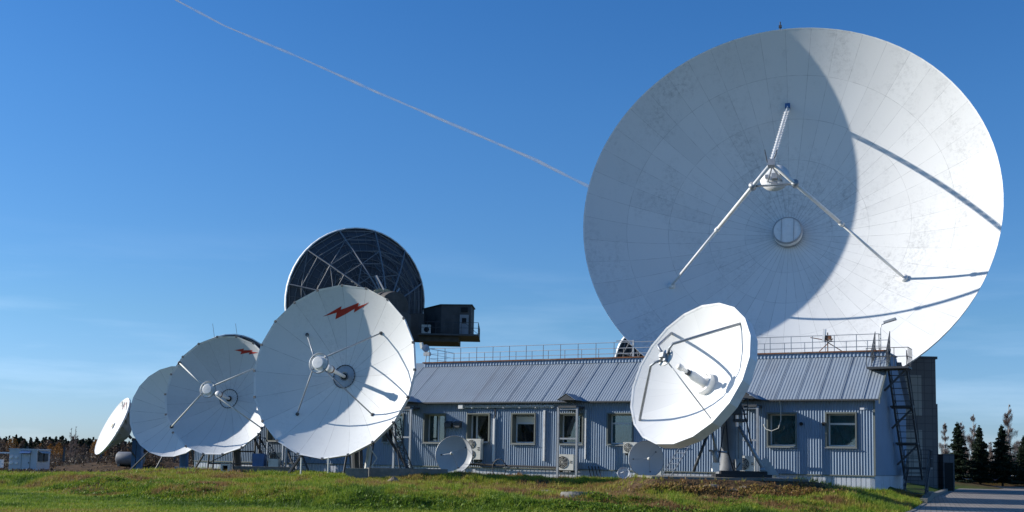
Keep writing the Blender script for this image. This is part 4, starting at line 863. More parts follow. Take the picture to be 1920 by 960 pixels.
for hh in (.35,.7,1.05):
    m_.tube([pa+Vector((0,0,hh)),Vector((pb_.x,pa.y,pa.z+hh))],.025,5); m_.tube([Vector((pb_.x,pa.y,pa.z+hh)),Vector((pb_.x,pa.y+1.0,pa.z+hh))],.025,5)
for k in range(4): m_.tube([Vector((pa.x+(pb_.x-pa.x)*k/3,pa.y,pa.z)),Vector((pa.x+(pb_.x-pa.x)*k/3,pa.y,pa.z+1.05))],.025,5)
m_.obj('service_platform',M['dsteel'],root)
# slab
o=tag(MB().box((SLAB[0],SLAB[2],SLAB[4]-.3),(SLAB[1],SLAB[3],SLAB[4]-.01)).obj('concrete_pad',M['conc']),'concrete pad on the earth mound under the bright dish','concrete pad')
o=tag(MB().box((-11.6,60.3,H(-8.5,61.5)-.4),(-5.6,63.2,H(-8.5,61.5)+.12)).obj('concrete_pad',M['conc']),'shaded concrete pad under the mount of the large lightning dish','concrete pad')
o=tag(MB().box((-20.4,72.6,H(-18,73.5)-.4),(-15.0,75.2,H(-18,73.5)+.12)).obj('concrete_pad',M['conc']),'concrete pad under the mount of the second left dish','concrete pad')
# --- dish F on its tower, seen from behind
def backdish(name,label,px,py,Y,R,az,el,base,deep=1.25,N=24,group='dishes seen from behind'):
    C=unp(px,py,Y); n=axis(az,el); h=.33*R; bx=Vector(base)
    root=empty(name,bx,label,'satellite dish',group); Mt=Matrix.Translation(-bx)@fmat(C,n)
    para(R,h,N*2,14,.05*R).obj('reflector',M['white'],root,True,Mt)
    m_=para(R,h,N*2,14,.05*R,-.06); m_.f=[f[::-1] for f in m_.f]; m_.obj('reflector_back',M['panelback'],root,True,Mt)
    MB().lathe([(R-.02,.02),(R+.05,.02),(R+.06,-.3),(R-.03,-.32)],N*2,None,True).obj('rim_skirt',M['white'],root,False,Mt)
    m_=MB(); zb=-h-deep*.35*R; k_=1.0
    # panel framing: thin ribs and hoops hugging the panels
    for k in range(N*2):
        q=math.pi*k/N; c,s=math.cos(q),math.sin(q); m_.tube([(r*c,r*s,zsurf(R,h,r)-.14) for r in [R*(.1+.9*j/6) for j in range(7)]],.02,4)
    for j in range(1,9):
        r=R*(.1+.9*j/9); m_.tube([(r*math.cos(2*math.pi*k/N),r*math.sin(2*math.pi*k/N),zsurf(R,h,r)-.2) for k in range(N+1)],.04,4)
    m_.obj('panel_frame',M['framegrey'],root,False,Mt)
    m_=MB(); NT=12
    def low(r): return zsurf(R,h,r)-.25-(deep*R*.5)*(1-r/R)**1.1
    prev=None
    for k in range(NT):
        q=2*math.pi*(k+.3)/NT; c,s=math.cos(q),math.sin(q); q2=2*math.pi*(k+1.3)/NT; c2,s2=math.cos(q2),math.sin(q2)
        rs=[R*f_ for f_ in (.2,.38,.55,.72,.87,.99)]
        lo=[Vector((r*c,r*s,low(r))) for r in rs]; hi=[Vector((r*c,r*s,zsurf(R,h,r)-.1)) for r in rs]
        lo2=[Vector((r*c2,r*s2,low(r))) for r in rs]; hi2=[Vector((r*c2,r*s2,zsurf(R,h,r)-.1)) for r in rs]
        m_.tube(lo,.075,5)
        for j in range(len(rs)):
            m_.tube([lo[j],hi[j]],.04,4)
            if j<5: m_.tube([lo[j],hi[j+1]],.035,4)
            m_.tube([lo[j],lo2[j]],.05,4)
            if j<5 and (j+k)%2==0: m_.tube([lo[j],lo2[j+1]],.04,4)
            if j in (2,3): m_.tube([lo[j],hi2[j]],.03,4); m_.tube([hi[j],lo2[j]],.03,4)
    m_.obj('back_truss',M['truss'],root,False,Mt)
    return root,Mt,C,n,h,bx,low
g_=unp(735,868,108); 
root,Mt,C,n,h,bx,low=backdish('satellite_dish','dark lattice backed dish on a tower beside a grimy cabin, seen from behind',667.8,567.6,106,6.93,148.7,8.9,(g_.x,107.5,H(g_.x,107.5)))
R=6.93
zc=low(.2*R); M2=Mt
m_=MB(); m_.lathe([(0,zc+.4),(1.5,zc+.4),(1.55,zc-.1),(0,zc-.12)],24); m_.obj('hub_flange',M['yellow'],root,False,M2)
m_=MB(); m_.lathe([(1.25,zc-.12),(1.3,zc-.9),(1.15,zc-1.0),(1.15,zc-1.5),(1.35,zc-1.6),(1.35,zc-2.6),(0,zc-2.7)],24); m_.obj('hub_drum',M['grime'],root,False,M2)
m_=MB()
for k in range(6):
    q=RAD(60*k+20); m_.tube([(1.1*math.cos(q),1.1*math.sin(q),zc),(.38*R*math.cos(q),.38*R*math.sin(q),low(.38*R))],.09,6)
m_.tube([(.6,1.4,zc-1.4),(.9,2.6,zc-.2)],.08,5); m_.tube([(1.5,-.2,zc-1),(2.6,.6,zc+.2),(3.3,1.4,zc+.9)],.09,5); m_.obj('drum_brace',M['backgrey'],root,False,M2)
m_=MB(); c0=unp(718,640,108.5); 
m_.box((c0.x-2.6-bx.x,-2.2,0),(c0.x+2.2-bx.x,2.6,c0.z-1.2)); m_.obj('tower',M['grime'],root)
m_=MB(); dz=(Matrix.Translation(bx)@Mt)@Vector((0,0,zc-2.0)); m_.box((dz.x-1.5-bx.x,dz.y-1.3-bx.y,c0.z-1.2),(dz.x+1.6-bx.x,dz.y+1.3-bx.y,dz.z-.6-bx.z)); m_.obj('azimuth_housing',M['grime'],root)
m_=MB(); a=unp(772,600,104.5); m_.box((a.x-1.0-bx.x,a.y-bx.y,a.z-1.9-bx.z),(a.x+1.1-bx.x,a.y+1.5-bx.y,a.z+.6-bx.z)); m_.obj('drive_housing',M['grime'],root)
# white fittings at rim seen left of dish A's top
m_=MB(); a=unp(582,552,104.0); b=unp(614,542,104.0); m_.beam(a-bx,b-bx,.6); m_.obj('counterweight',M['yellow'],root)
# platform and cabin
cb=empty('equipment_cabin',unp(838,640,104)+Vector((0,0,0)),'grimy grey cabin with door and railing cantilevered beside the tower dish','cabin')
o_=cb.location.copy()
def Q_(px,py,Y): return unp(px,py,Y)-o_
pl=MB(); a=Q_(786,640,103); b=Q_(860,626,103); pl.box((a.x,-1.2,a.z),(b.x,3.2,b.z-.25)); pl.obj('platform_frame',M['grime'],cb)
pl=MB(); e2=Q_(898,628,103); pl.box((a.x-.1,-1.9,b.z-.25),(e2.x,3.4,b.z-.1)); pl.obj('platform_deck',M['dsteel'],cb)
zf=b.z-.1; s_=Q_(827,600,104.5); r_=Q_(883,600,104.5); l_=Q_(793,600,107)
hgt_=Q_(827,570,104.5).z-zf
w_=MB(); poly=[(s_.x,s_.y),(r_.x,s_.y-.25),(r_.x+.2,s_.y+2.5),(l_.x,l_.y+.6)]; w_.prism(poly,zf,zf+hgt_-.12); w_.obj('cabin_wall',M['grime'],cb)
w_=MB(); w_.prism([(s_.x-.08,s_.y-.1),(r_.x+.12,s_.y-.35),(r_.x+.3,s_.y+2.6),(l_.x-.1,l_.y+.7)],zf+hgt_-.12,zf+hgt_-.02); w_.obj('cabin_roof',M['dsteel'],cb)
w_=MB(); d0=Q_(862,600,104.2); w_.box((d0.x,s_.y-.32,zf+.02),(d0.x+.82,s_.y-.27,zf+2.0)); dr=w_.obj('door',M['backgrey'],cb)
w_=MB(); w_.box((d0.x+.2,s_.y-.335,zf+1.2),(d0.x+.6,s_.y-.322,zf+1.7)); w_.obj('door_window',M['hole'],dr)
w_=MB(); w_.box((d0.x+.1,s_.y-.27,zf+2.25),(d0.x+.7,s_.y-.24,zf+2.7)); w_.obj('window',M['hole'],cb)
w_=MB(); 
def rr_(p,q,n):
    p=Vector(p);q=Vector(q)
    for k in range(n+1): x=p.lerp(q,k/n); w_.tube([x,x+Vector((0,0,1.05))],.025,5)
    for hh in (1.05,.55): w_.tube([p+Vector((0,0,hh)),q+Vector((0,0,hh))],.022,5)
rr_((a.x,-1.85,zf),(e2.x-.05,-1.85,zf),7); rr_((e2.x-.05,-1.85,zf),(e2.x-.05,3.3,zf),3); w_.tube([(e2.x-.05,-1.85,zf),(e2.x-1.3,-1.85,zf+1.05)],.02,5); w_.obj('railing',M['dsteel'],cb)
w_=MB(); w_.box((a.x+.2,-1.3,zf),(a.x+1.0,-.6,zf+.85)); w_.obj('fan_box',M['offwhite'],cb); w_=MB(); w_.lathe([(0,0),(.24,0)],18,Matrix.Translation((a.x+.65,-1.31,zf+.4))@Matrix.Rotation(math.pi/2,4,'X')); w_.obj('fan_opening',M['hole'],cb)
# partial dishes behind
g_=unp(1200,868,132); root,Mt,C,n,h,bx,low=backdish('satellite_dish','sliver of a lattice backed dish peeping out left of the giant dish',1207,672,130,3.75,155,14,(g_.x,133,H(g_.x,133)),N=16)
m_=MB(); m_.tube([Vector((0,0,0)),C+n*(-2.2)-bx],.8,10); m_.obj('pedestal',M['grime'],root)
m_=MB(); m_.lathe([(0,-1.0),(1.2,-1.0),(1.2,-2.6),(0,-2.6)],16); m_.obj('hub',M['grime'],root,False,Mt)
g_=unp(432,868,98); root,Mt,C,n,h,bx,low=backdish('satellite_dish','dark dish almost hidden behind the second dish of the left row',434,712,97,3.85,160,8,(g_.x,99.5,H(g_.x,99.5)),N=16)
m_=MB(); m_.tube([Vector((0,0,0)),C+n*(-2.2)-bx],.5,10); m_.obj('pedestal',M['blue'],root)
m_=MB(); m_.lathe([(0,-1.0),(1.0,-1.0),(1.0,-2.4),(0,-2.4)],16); m_.obj('hub',M['backgrey'],root,False,Mt)
# --- small wall dishes
SG='small dishes standing along the wall'
SM=dish_mat('grey_small_dish',(.56,.58,.6),3,(),1.03,.002,.95,.15,2.)
SM.node_tree.nodes["Principled BSDF"].inputs['Roughness'].default_value=.32
def small(label,px,py,Y,R,az,el,dark=False,m=None):
    C=unp(px,py,Y); n=axis(az,el); h=.28*R; V_=C-n*h; bx=Vector((V_.x-n.x*.25,V_.y-n.y*.25+.1,0)); bx.z=H(bx.x,bx.y)
    root=empty('small_satellite_dish',bx,label,'small dish',SG); Mt=Matrix.Translation(-bx)@fmat(C,n)
    para(R,h,40,10,.01).obj('reflector',m or SM,root,True,Mt)
    q=para(R-.001,h,40,10,.01,-.02); q.f=[f[::-1] for f in q.f]; q.obj('reflector_back',M['backgrey'],root,True,Mt)
    MB().lathe([(R-.01,.01),(R+.02,.01),(R+.02,-.03),(R-.01,-.03)],40,None,True).obj('rim',M['steel'],root,True,Mt)
    f_=Vector((0,0,.45*R-.0))
    for a in (35,180,-70): 
        p=pt(R,h,.72,a); s=MB(); s.tube([p,f_],.009*max(1,R),5); s.obj('feed_rod',M['steel'],root,False,Mt); s=MB(); s.tube([p,p+Vector((0,0,.03))],.04*R,8); s.obj('rod_foot',M['dsteel'],root,False,Mt)
    s=MB(); s.lathe([(0,f_.z-.12*R),(.07*R,f_.z-.12*R),(.09*R,f_.z),(.05*R,f_.z+.1*R),(0,f_.z+.1*R)],14); s.obj('feed_horn',M['offwhite'],root,True,Mt)
    s=MB(); hb=C-n*(h+.12)-bx; s.tube([hb,Vector((0,0,hb.z-.1)),Vector((0,0,-.05))],.05*max(.6,R),8); s.obj('mast',M['steel'],root,True)
    s=MB()
    for a in (80,200,320): s.tube([(0,0,max(.25,hb.z*.35)),(.45*R*math.cos(RAD(a)),.45*R*math.sin(RAD(a)),0.0)],.02,5)
    s.obj('tripod_leg',M['steel'],root)
    return root
small('round pale grey dish on a tripod below the second window',851,852.5,63,1.03,12,8)
small('round blue grey dish on a stump in front of the twin fan unit',1212,861,54.5,.86,-12,4)
small('tiny round dish on a short post close to the skirting',1169.5,887,56,.29,5,25)
# ------------------------------------------------------------------ concrete blocks, tank, manhole, rocks
def block(name,label,p0,w,d,h,rz,cat='concrete block',m='conc',hole=False):
    o=empty(name,p0,label,cat,None,rz)
    if hole:
        b=MB()
        for q in (((-w/2,-d/2,0),(-w/2+.12,d/2,h)),((w/2-.14,-d/2,0),(w/2,d/2,h)),((-w/2+.12,-d/2,0),(w/2-.14,d/2,.16)),((-w/2+.12,-d/2,h-.1),(w/2-.14,d/2,h))): b.box(*q)
        b.obj('shell',M[m],o); b=MB(); b.box((-w/2+.12,-d/2+.35,.16),(w/2-.14,d/2-.01,h-.1)); b.obj('inner_face',M['hole'],o)
    else:
        b=MB(); b.box((-w/2,-d/2,-.2),(w/2,d/2,h)); b.obj('block',M[m],o)
    return o
p=unp(669,900,57.2); block('concrete_block','stained concrete block end under the large lightning dish',(p.x,57.2,H(p.x,57.2)-.1),1.05,.8,.62,.02)
mb=MB(); p0=unp(690,905,57.6); p1=unp(800,905,59.5)
o=empty('concrete_beam',(p0.x+1.6,58.6,H(p0.x+1.6,58.4)-.15),'long shaded concrete beam lying right of the stained block','concrete beam',None,.28); MB().box((-1.75,-.3,0),(2.3,.5,.62)).obj('beam',M['conc'],o)
p=unp(424,880,67); block('hollow_block','white hollow concrete block at the end of a long beam',(p.x,67,H(p.x,67)-.05),.56,.5,.55,0,m='offwhite',hole=True)
o=empty('concrete_beam',(p.x+2.0,67.6,H(p.x+2,67.5)-.1),'grey concrete beam behind the white hollow block','concrete beam',None,0.0); MB().box((-1.65,-.3,0),(1.75,.3,.5)).obj('beam',M['conc'],o)
p=unp(1084,932,42.5); z=H(p.x,42.5)
o=empty('manhole_ring',(p.x,42.5,z-.1),'low round concrete manhole ring half sunk in the bank grass','manhole'); MB().lathe([(.0,.16),(.42,.17),(.44,.2),(.62,.2),(.66,.12),(.66,-.1)],28).obj('ring',M['conc'],o); MB().lathe([(0,.205),(.36,.215),(.38,.175)],24).obj('cover',M['dsteel'],o)
def rock(px,Y,w,h,label,seed):
    r=random.Random(seed); X_=unp(px,900,Y).x; z=H(X_,Y); n=9; b=MB(); vs=[];
    for j in range(5):
        t=j/4; rr=math.sin(math.pi*(.15+.85*t*.95))
        for k in range(n): q=2*math.pi*k/n; vs.append((w/2*rr*math.cos(q)*r.uniform(.75,1.15),w*.3*rr*math.sin(q)*r.uniform(.75,1.15),h*(t*1.2-.35)*r.uniform(.85,1.1)))
    fs=[(j*n+k,j*n+(k+1)%n,(j+1)*n+(k+1)%n,(j+1)*n+k) for j in range(4) for k in range(n)]+[tuple(4*n+k for k in range(n))]
    b.add(vs,fs); return tag(b.obj('rock',M['rock'],loc=(X_,Y,z-.04)),label,'rock','broken concrete lumps in the grass')
rock(1024,49.5,1.0,.2,'long flat concrete lump left of the dead reddish weeds',1); rock(738,54.5,.6,.35,'pale lump beside the end of the shaded beam',2)
rock(1335,47.6,.7,.16,'concrete lump on the mound just under the pad centre',3); rock(1372,47.4,.6,.14,'concrete lump on the mound right of centre under the pad',4); rock(985,52.5,.8,.2,'small lump near the wall left of the dead weeds',5); rock(1396,47.6,.5,.13,'rightmost flat lump on the front of the mound',6)
o=empty('equipment_skid',(-14.6,70.2,H(-14.6,70.2)-.05),'dark low equipment skid with pipes in the shade between the two largest left dishes','equipment skid',None,-.1)
m_=MB(); m_.box((-1.2,-.4,0),(1.2,.4,.25)); m_.obj('base',M['dsteel'],o)
m_=MB(); m_.box((-1.0,-.3,.25),(-.3,.3,1.2)); m_.obj('cabinet',M['blue'],o)
m_=MB(); m_.box((.0,-.3,.25),(.6,.3,.9)); m_.obj('control_box',M['offwhite'],o)
m_=MB(); m_.tube([(.8,0,.2),(.8,0,1.8),(.2,0,2.3)],.06,6); m_.tube([(1.0,0,.2),(1.05,0,2.2)],.05,6); m_.tube([(-.2,0,.2),(-.15,-.1,1.9)],.05,6); m_.obj('pipe',M['steel'],o)
o=empty('metal_stair',(-12.9,70.0,H(-12.9,70.)),'dark narrow metal stair behind the stays of the large lightning dish','stair',None,0.)
for w_ in (0,.8): m_=MB(); m_.beam((w_,0,0),(w_-1.3,.6,2.7),.09); m_.tube([(w_,0,.9),(w_-1.3,.6,3.6)],.025,5); m_.obj('stringer',M['dsteel'],o)
for k in range(9):
    f=(k+1)/10; m_=MB(); m_.box((-1.3*f,.6*f-.12,2.7*f-.02),(-1.3*f+.8,.6*f+.12,2.7*f+.02)); m_.obj('tread',M['dsteel'],o)
# horizontal tank
p=unp(232,850,104); o=empty('storage_tank',(p.x,104,H(p.x,104)),'grey horizontal storage tank behind the sideways dish','tank')
MB().lathe([(0,-1.1),(.5,-1.05),(.6,-.95),(.6,1.2),(.5,1.3),(0,1.35)],24,Matrix.Translation((0.5,0,.9))@Matrix.Rotation(math.pi/2,4,'Y')).obj('tank_shell',M['truss'],o,True)
for x_ in (-.4,1.2): m_=MB(); m_.box((x_,-.4,-.3),(x_+.2,.4,.45)); m_.obj('saddle',M['conc'],o)
# left hut
a=unp(72,886,98); hz=H(a.x,a.y)
hut=empty('site_cabin',(a.x,98,hz-.05),'pale boxy site cabin with a door and four wall boxes at far left','cabin',None,0.0)
hut.rotation_euler=(0,0,-.06)
HW=MB(); hy=2.3; HW.box((-2.05,-1.15,.0),(.35,1.25,1.95)); HW.obj('wall',mat('cabin_panels',(.5,.52,.56),.6,var=.05),hut)
m_=MB(); m_.box((-2.1,-1.2,1.95),(.4,1.3,2.03)); m_.obj('roof',M['skirt'],hut)
m_=MB(); m_.box((-.95,-1.17,.14),(-.25,-1.152,1.6)); d_=m_.obj('door',M['skirt'],hut); m_=MB(); m_.box((-.36,-1.2,.8),(-.3,-1.172,.92)); m_.obj('handle',M['dsteel'],d_)
m_=MB(); m_.box((-1.0,-1.16,.12),(-.955,-1.151,1.65)); m_.box((-.245,-1.16,.12),(-.2,-1.151,1.65)); m_.box((-1.0,-1.16,1.605),(-.2,-1.151,1.65)); m_.obj('door_frame',M['trim'],hut)
m_=MB(); m_.add([(-1.05,-1.5,1.66),(-.15,-1.5,1.66),(-.15,-1.16,1.86),(-1.05,-1.16,1.86)],[(0,1,2,3)]); m_.box((-1.05,-1.5,1.64),(-.15,-1.16,1.66)); m_.obj('canopy',M['blue'],hut)
for bx_ in (-1.95,-1.5):
    for bz_ in (.72,1.2): m_=MB(); m_.box((bx_,-1.24,bz_),(bx_+.2,-1.152,bz_+.16)); m_.obj('wall_box',M['white'],hut)
m_=MB(); m_.box((.36,-1.0,1.0),(.5,-.35,1.65)); m_.box((.36,-.1,1.0),(.5,.6,1.65)); m_.obj('louvre',M['dsteel'],hut)
m_=MB(); m_.add([(.36,-1.05,1.88),(.7,-1.05,1.68),(.7,.7,1.68),(.36,.7,1.88)],[(0,1,2,3)]); m_.obj('louvre_hood',M['steel'],hut)
# thing further left: canopy roof + white panel
a=unp(6,862,104); o=empty('open_shelter',(a.x,104,H(a.x,104)),'flat white shelter roof on posts at the left picture edge','shelter')
MB().box((-4,-1,1.5),(1.05,1,1.62)).obj('roof',M['white'],o)
m_=MB(); m_.box((-.6,-.8,0),(-.5,-.7,1.5)); m_.box((.75,.6,0),(.85,.7,1.5)); m_.obj('post',M['dsteel'],o)
a=unp(-3,880,100); o=tag(MB().box((-.6,-.1,0),(.35,.2,1.05)).obj('white_cabinet',M['white'],loc=(a.x,100,H(a.x,100))),'narrow white cabinet cut by the left picture edge','cabinet')
# fence posts with wire beyond
fo=empty('wire_fence',(-40,128,H(-40,128)),'dark posted wire fence across the far field at left','fence'); 
for k in range(16):
    x=-70+k*4.1; m_=MB(); m_.box((x+40-.09,-.09,-.2),(x+40+.09,.09,2.4)); m_.obj('post',M['dsteel'],fo)
m_=MB()
for hh in (.5,1.0,1.5,2.0,2.3): m_.tube([(-30,0,hh),(31.5,0,hh)],.012,4)
m_.obj('wire',M['dsteel'],fo)
# ------------------------------------------------------------------ vegetation
def leafy(pts,size,r,aspect=.6):
    """quads scattered at pts"""
    n=len(pts); a=r.normal(size=(n,3)); a/=np.linalg.norm(a,axis=1)[:,None]; b=r.normal(size=(n,3)); b=np.cross(a,b); b/=np.linalg.norm(b,axis=1)[:,None]
    s=(size*r.uniform(.5,1.3,n))[:,None]; return np.stack([pts-a*s,pts+b*s*aspect,pts+a*s,pts-b*s*aspect],1).reshape(-1,3)
bark=mat('bark',(.09,.07,.055),.9,var=.3,vscale=5); bbark=mat('pale_birch_bark',(.42,.4,.37),.8,var=.35,vscale=4)
spr=blade_mat('spruce_needles',[(0,(.008,.018,.01)),(.5,(.017,.033,.017)),(1,(.035,.055,.03))])
def spruce(h,rad,seed):
    r=np.random.default_rng(seed); P=[];m_=[]
    z=.12*h
    while z<h*.97:
        f=1-(z-.12*h)/(h*.88); L_=rad*f**.85*r.uniform(.75,1.2)+.06; nb=int(6+8*f)
        for k in range(nb):
            a=r.uniform(0,6.283); ll=L_*r.uniform(.55,1.2); nn=int(20+95*ll)
            t=r.uniform(.1,1,nn)**.8; w=.16*ll*(1-t*.6)+.03
            x=t*ll; zz=z-.28*x+.35*x*x/max(rad,.1)*.5+r.normal(0,.035,nn); s=r.normal(0,1,nn)*w
            P.append(np.stack([x*np.cos(a)-s*np.sin(a),x*np.sin(a)+s*np.cos(a),zz],1))
        z+=h*.028*r.uniform(.8,1.3)
    P.append(np.stack([r.normal(0,.04,60),r.normal(0,.04,60),r.uniform(.88*h,h,60)],1))
    P=np.concatenate(P); V=leafy(P,.115,r,.35); return V,P
def mktree(name,label,cat,loc,V,tone,leafm,trunk,trm,group=None):
    o=empty(name,loc,label,cat,group)
    trunk.obj('trunk',trm,o)
    bignp('crown',V,np.arange(len(V)).reshape(-1,4),leafm,False,{'tone':tone},o); return o
V,P=spruce(6.6,1.75,4); r=np.random.default_rng(3)
tr=MB(); tr.tube([(0,0,-.1),(0,0,3.5),(0,0,6.4)],[.12,.08,.02],8)
SGp='dark spruces in a row beside the road'
x0=unp(1797,900,116).x
s0=mktree('spruce_tree','dark spruce nearest the tiled building, leftmost of the row','tree',(x0,116,RZ),V,np.repeat(np.clip(r.normal(.5,.3,len(P)),0,1),4),spr,tr,bark,SGp)
V2,P2=spruce(6.3,1.5,17); tr2=MB(); tr2.tube([(0,0,-.1),(0,0,3.5),(0,0,6.1)],[.11,.07,.02],8)
mktree('spruce_tree','dark spruce second from the tiled building, standing close to the first','tree',(unp(1838,900,117).x,117,RZ),V2,np.repeat(np.clip(r.normal(.5,.3,len(P2)),0,1),4),spr,tr2,bark,SGp)
for px_,sc_,rz_,lab,yy_ in ((1880,.98,3.4,'dark spruce standing alone in front of the tall birch',117),(1921,.82,5.0,'shorter dark spruce cut by the right picture edge',118),(1958,.95,.8,None,118)):
    if lab: copy_tree(s0,None,lab,(unp(px_,900,yy_).x,yy_,RZ),rz_,(sc_*1.02,sc_*1.02,sc_))
# bare birches
twig=blade_mat('birch_twigs',[(0,(.12,.085,.07)),(.5,(.2,.14,.115)),(1,(.33,.25,.21))])
def birch(h,seed,spread=.2,dens=1.0,drop=1.):
    rr=random.Random(seed); tr=MB(); tips=[]
    tp=[Vector((0,0,-.1))]; 
    for k in range(1,7): tp.append(Vector((rr.uniform(-.03,.03)*h*.5,rr.uniform(-.03,.03)*h*.5,h*k/6*.97)))
    tr.tube(tp,[h*.014*(1-k/7.)+.01 for k in range(7)],6)
    for k in range(int(44*dens)):
        f=rr.uniform(.1,.98); i2=min(5,int(f*6)); p=tp[i2].lerp(tp[i2+1],f*6-i2); a=rr.uniform(0,6.28); L_=h*spread*min(1,f/.25)*(1.03-f)**.85*rr.uniform(.6,1.2)+.04
        e=p+Vector((math.cos(a)*L_,math.sin(a)*L_,L_*rr.uniform(.6,1.3))); mid=p.lerp(e,.5)+Vector((0,0,.1*L_)); tr.tube([p,mid,e],[.03*h/10,.018*h/10,.008],4)
        for q in (.25,.4,.55,.7,.85,1.): tips.append((p.lerp(e,q)+Vector((0,0,.1*L_*(1-q))),L_,f))
    Vq=[]; r=np.random.default_rng(seed)
    for (t,L_,f) in tips:
        for k in range(int(15*dens*(1.25-f))+1):
            a=rr.uniform(0,6.28); d=rr.uniform(.05,.3)*L_; p=np.array([t.x+math.cos(a)*d,t.y+math.sin(a)*d,t.z+rr.uniform(-.15,.25)*L_]); ln=rr.uniform(.25,1.)*h*.1*(1.15-f)**.7; w=.006*h/10+.004
            q=p+np.array([rr.uniform(-.12,.12),rr.uniform(-.12,.12),-ln if drop>.5 else ln*.8]); Vq+= [p-[w,0,0],p+[w,0,0],q+[w*.3,0,0],q-[w*.3,0,0]]
            q2=p+np.array([rr.uniform(-.5,.5),rr.uniform(-.5,.5),rr.uniform(-.1,.5)])*ln; Vq+= [p-[0,0,w],p+[0,0,w],q2+[0,0,w],q2-[0,0,w]]
            if drop>.5 and rr.random()<.7: s_=p+(q-p)*rr.random(); Vq+=list(leafy(np.array([s_]),.05,r))
    return np.array(Vq),tr
BG='bare birches behind the spruces'
def addbirch(px,Y,h,seed,label,spread=.2,name='birch_tree',group=BG,dens=1.,z=None,drop=1.):
    V,tr=birch(h,seed,spread,dens,drop); X_=unp(px,880,Y).x; r=np.random.default_rng(seed)
    return mktree(name,label,'tree',(X_,Y,H(X_,Y) if z is None else z),V,np.repeat(np.clip(r.normal(.5,.25,len(V)//4),0,1),4),twig,tr,bbark if drop>.5 else bark,group)
addbirch(1893,150,10.2,1,'tallest bare birch with drooping reddish twigs at right',.17,dens=1.1)
addbirch(1826,155,9.0,2,'bare birch rising behind the second spruce',.17)
addbirch(1804,160,8.2,3,'bare birch rising behind the first spruce',.17)
addbirch(1772,150,7.6,4,'bare birch half hidden by the edge of the tiled building',.14)
addbirch(1856,170,5.5,5,'low bare birch filling the gap between two spruces',.3)
addbirch(1913,165,6.0,9,'low bare birch behind the shortest spruce',.3)
addbirch(130,235,7.4,6,'tall bare grey tree in front of the far wood at left',.16,group='bare trees before the far wood',dens=.5,drop=.4)
addbirch(139,232,7.7,7,'slim bare grey tree right of its twin before the wood',.14,group='bare trees before the far wood',dens=.5,drop=.4)
# hedge / reeds behind the road
r=np.random.default_rng(8); n=9000; x=r.uniform(40,75,n); y=r.uniform(119,124,n); hgh=r.uniform(.5,1.25,n); a=r.normal(0,.15,n)
Vr=np.stack([np.stack([x-.02,y,x*0+.1],1),np.stack([x+.02,y,x*0+.1],1),np.stack([x+a,y,hgh],1)],1).reshape(-1,3)
g=bignp('dry_reeds',Vr,np.arange(n*3).reshape(-1,3),M['blade'],False,{'tone':np.repeat(np.clip(r.normal(.08,.08,n),0,1),3)}); tag(g,'dry brown reeds growing behind the spruces','reeds',kind='stuff')
r=np.random.default_rng(9); n=26000; x=r.uniform(40,120,n); y=r.uniform(205,225,n); z=np.abs(r.normal(0,1.5,n))*(0.7+.6*fbm(x*.2,y*.1,3,55)); V=leafy(np.stack([x,y,z],1),.28,r,.3)
g=bignp('scrub',V,np.arange(len(V)).reshape(-1,4),twig,False,{'tone':np.repeat(r.uniform(0,.7,n),4)}); tag(g,'low leafless scrub along the field beyond the birches','scrub',kind='stuff')
fm=blade_mat('autumn_wood',[(0,(.01,.02,.012)),(.2,(.02,.032,.018)),(.4,(.06,.045,.035)),(.62,(.10,.07,.05)),(.75,(.15,.07,.02)),(1,(.26,.12,.02))])
fw=[(rng.uniform(-78,-18),rng.uniform(94,134),rng.uniform(1,4),rng.uniform(1,3),int(rng.uniform(60,160))) for _ in range(150)]
weeds(0,15,fw,.22,fm,'dry_weeds','dry brown weeds over the rough ground behind the left dishes','weeds',.45)
# far wood
def forest():
    r=np.random.default_rng(21); Vs=[];tn=[];mi=[]
    cnt=1500
    for k in range(cnt):
        ang=r.uniform(-.56,-.16) if k<1150 else r.uniform(.36,.6); Y_=r.uniform(500,640); X_=math.tan(ang)*Y_
        z0=float(hgt(np.array([X_]),np.array([Y_]))[0]); kind=r.choice([0,1,2],p=[.74,.07,.19])
        if Y_<520 and kind==0: kind=2
        hh=r.uniform(9.5,12.5) if kind==0 else r.uniform(6,10.5); 
        n=200; t=r.uniform(.0,1,n)
        if kind==0: rad=hh*.2*(1-t)**.8+.15; 
        else: rad=hh*.26*np.sqrt(np.clip(1-(2*t-.95)**2,0.02,1))
        a=r.uniform(0,6.283,n); q=np.sqrt(r.uniform(0,1,n)); P=np.stack([X_+rad*q*np.cos(a),Y_+rad*q*np.sin(a),z0+hh*(.06+.94*t)],1)
        Vs.append(leafy(P,.62 if kind==0 else .5,r,.6)); base={0:.08,1:.93,2:.5}[kind]
        if kind==1: base=r.uniform(.78,1)
        tn.append(np.repeat(np.clip(base+r.normal(0,.05,n),0,1),4))
    return np.concatenate(Vs),np.concatenate(tn)
V,T=forest(); g=bignp('far_wood',V,np.arange(len(V)).reshape(-1,4),fm,False,{'tone':T}); tag(g,'far autumn wood of dark conifers and orange trees on the horizon','wood',kind='stuff')
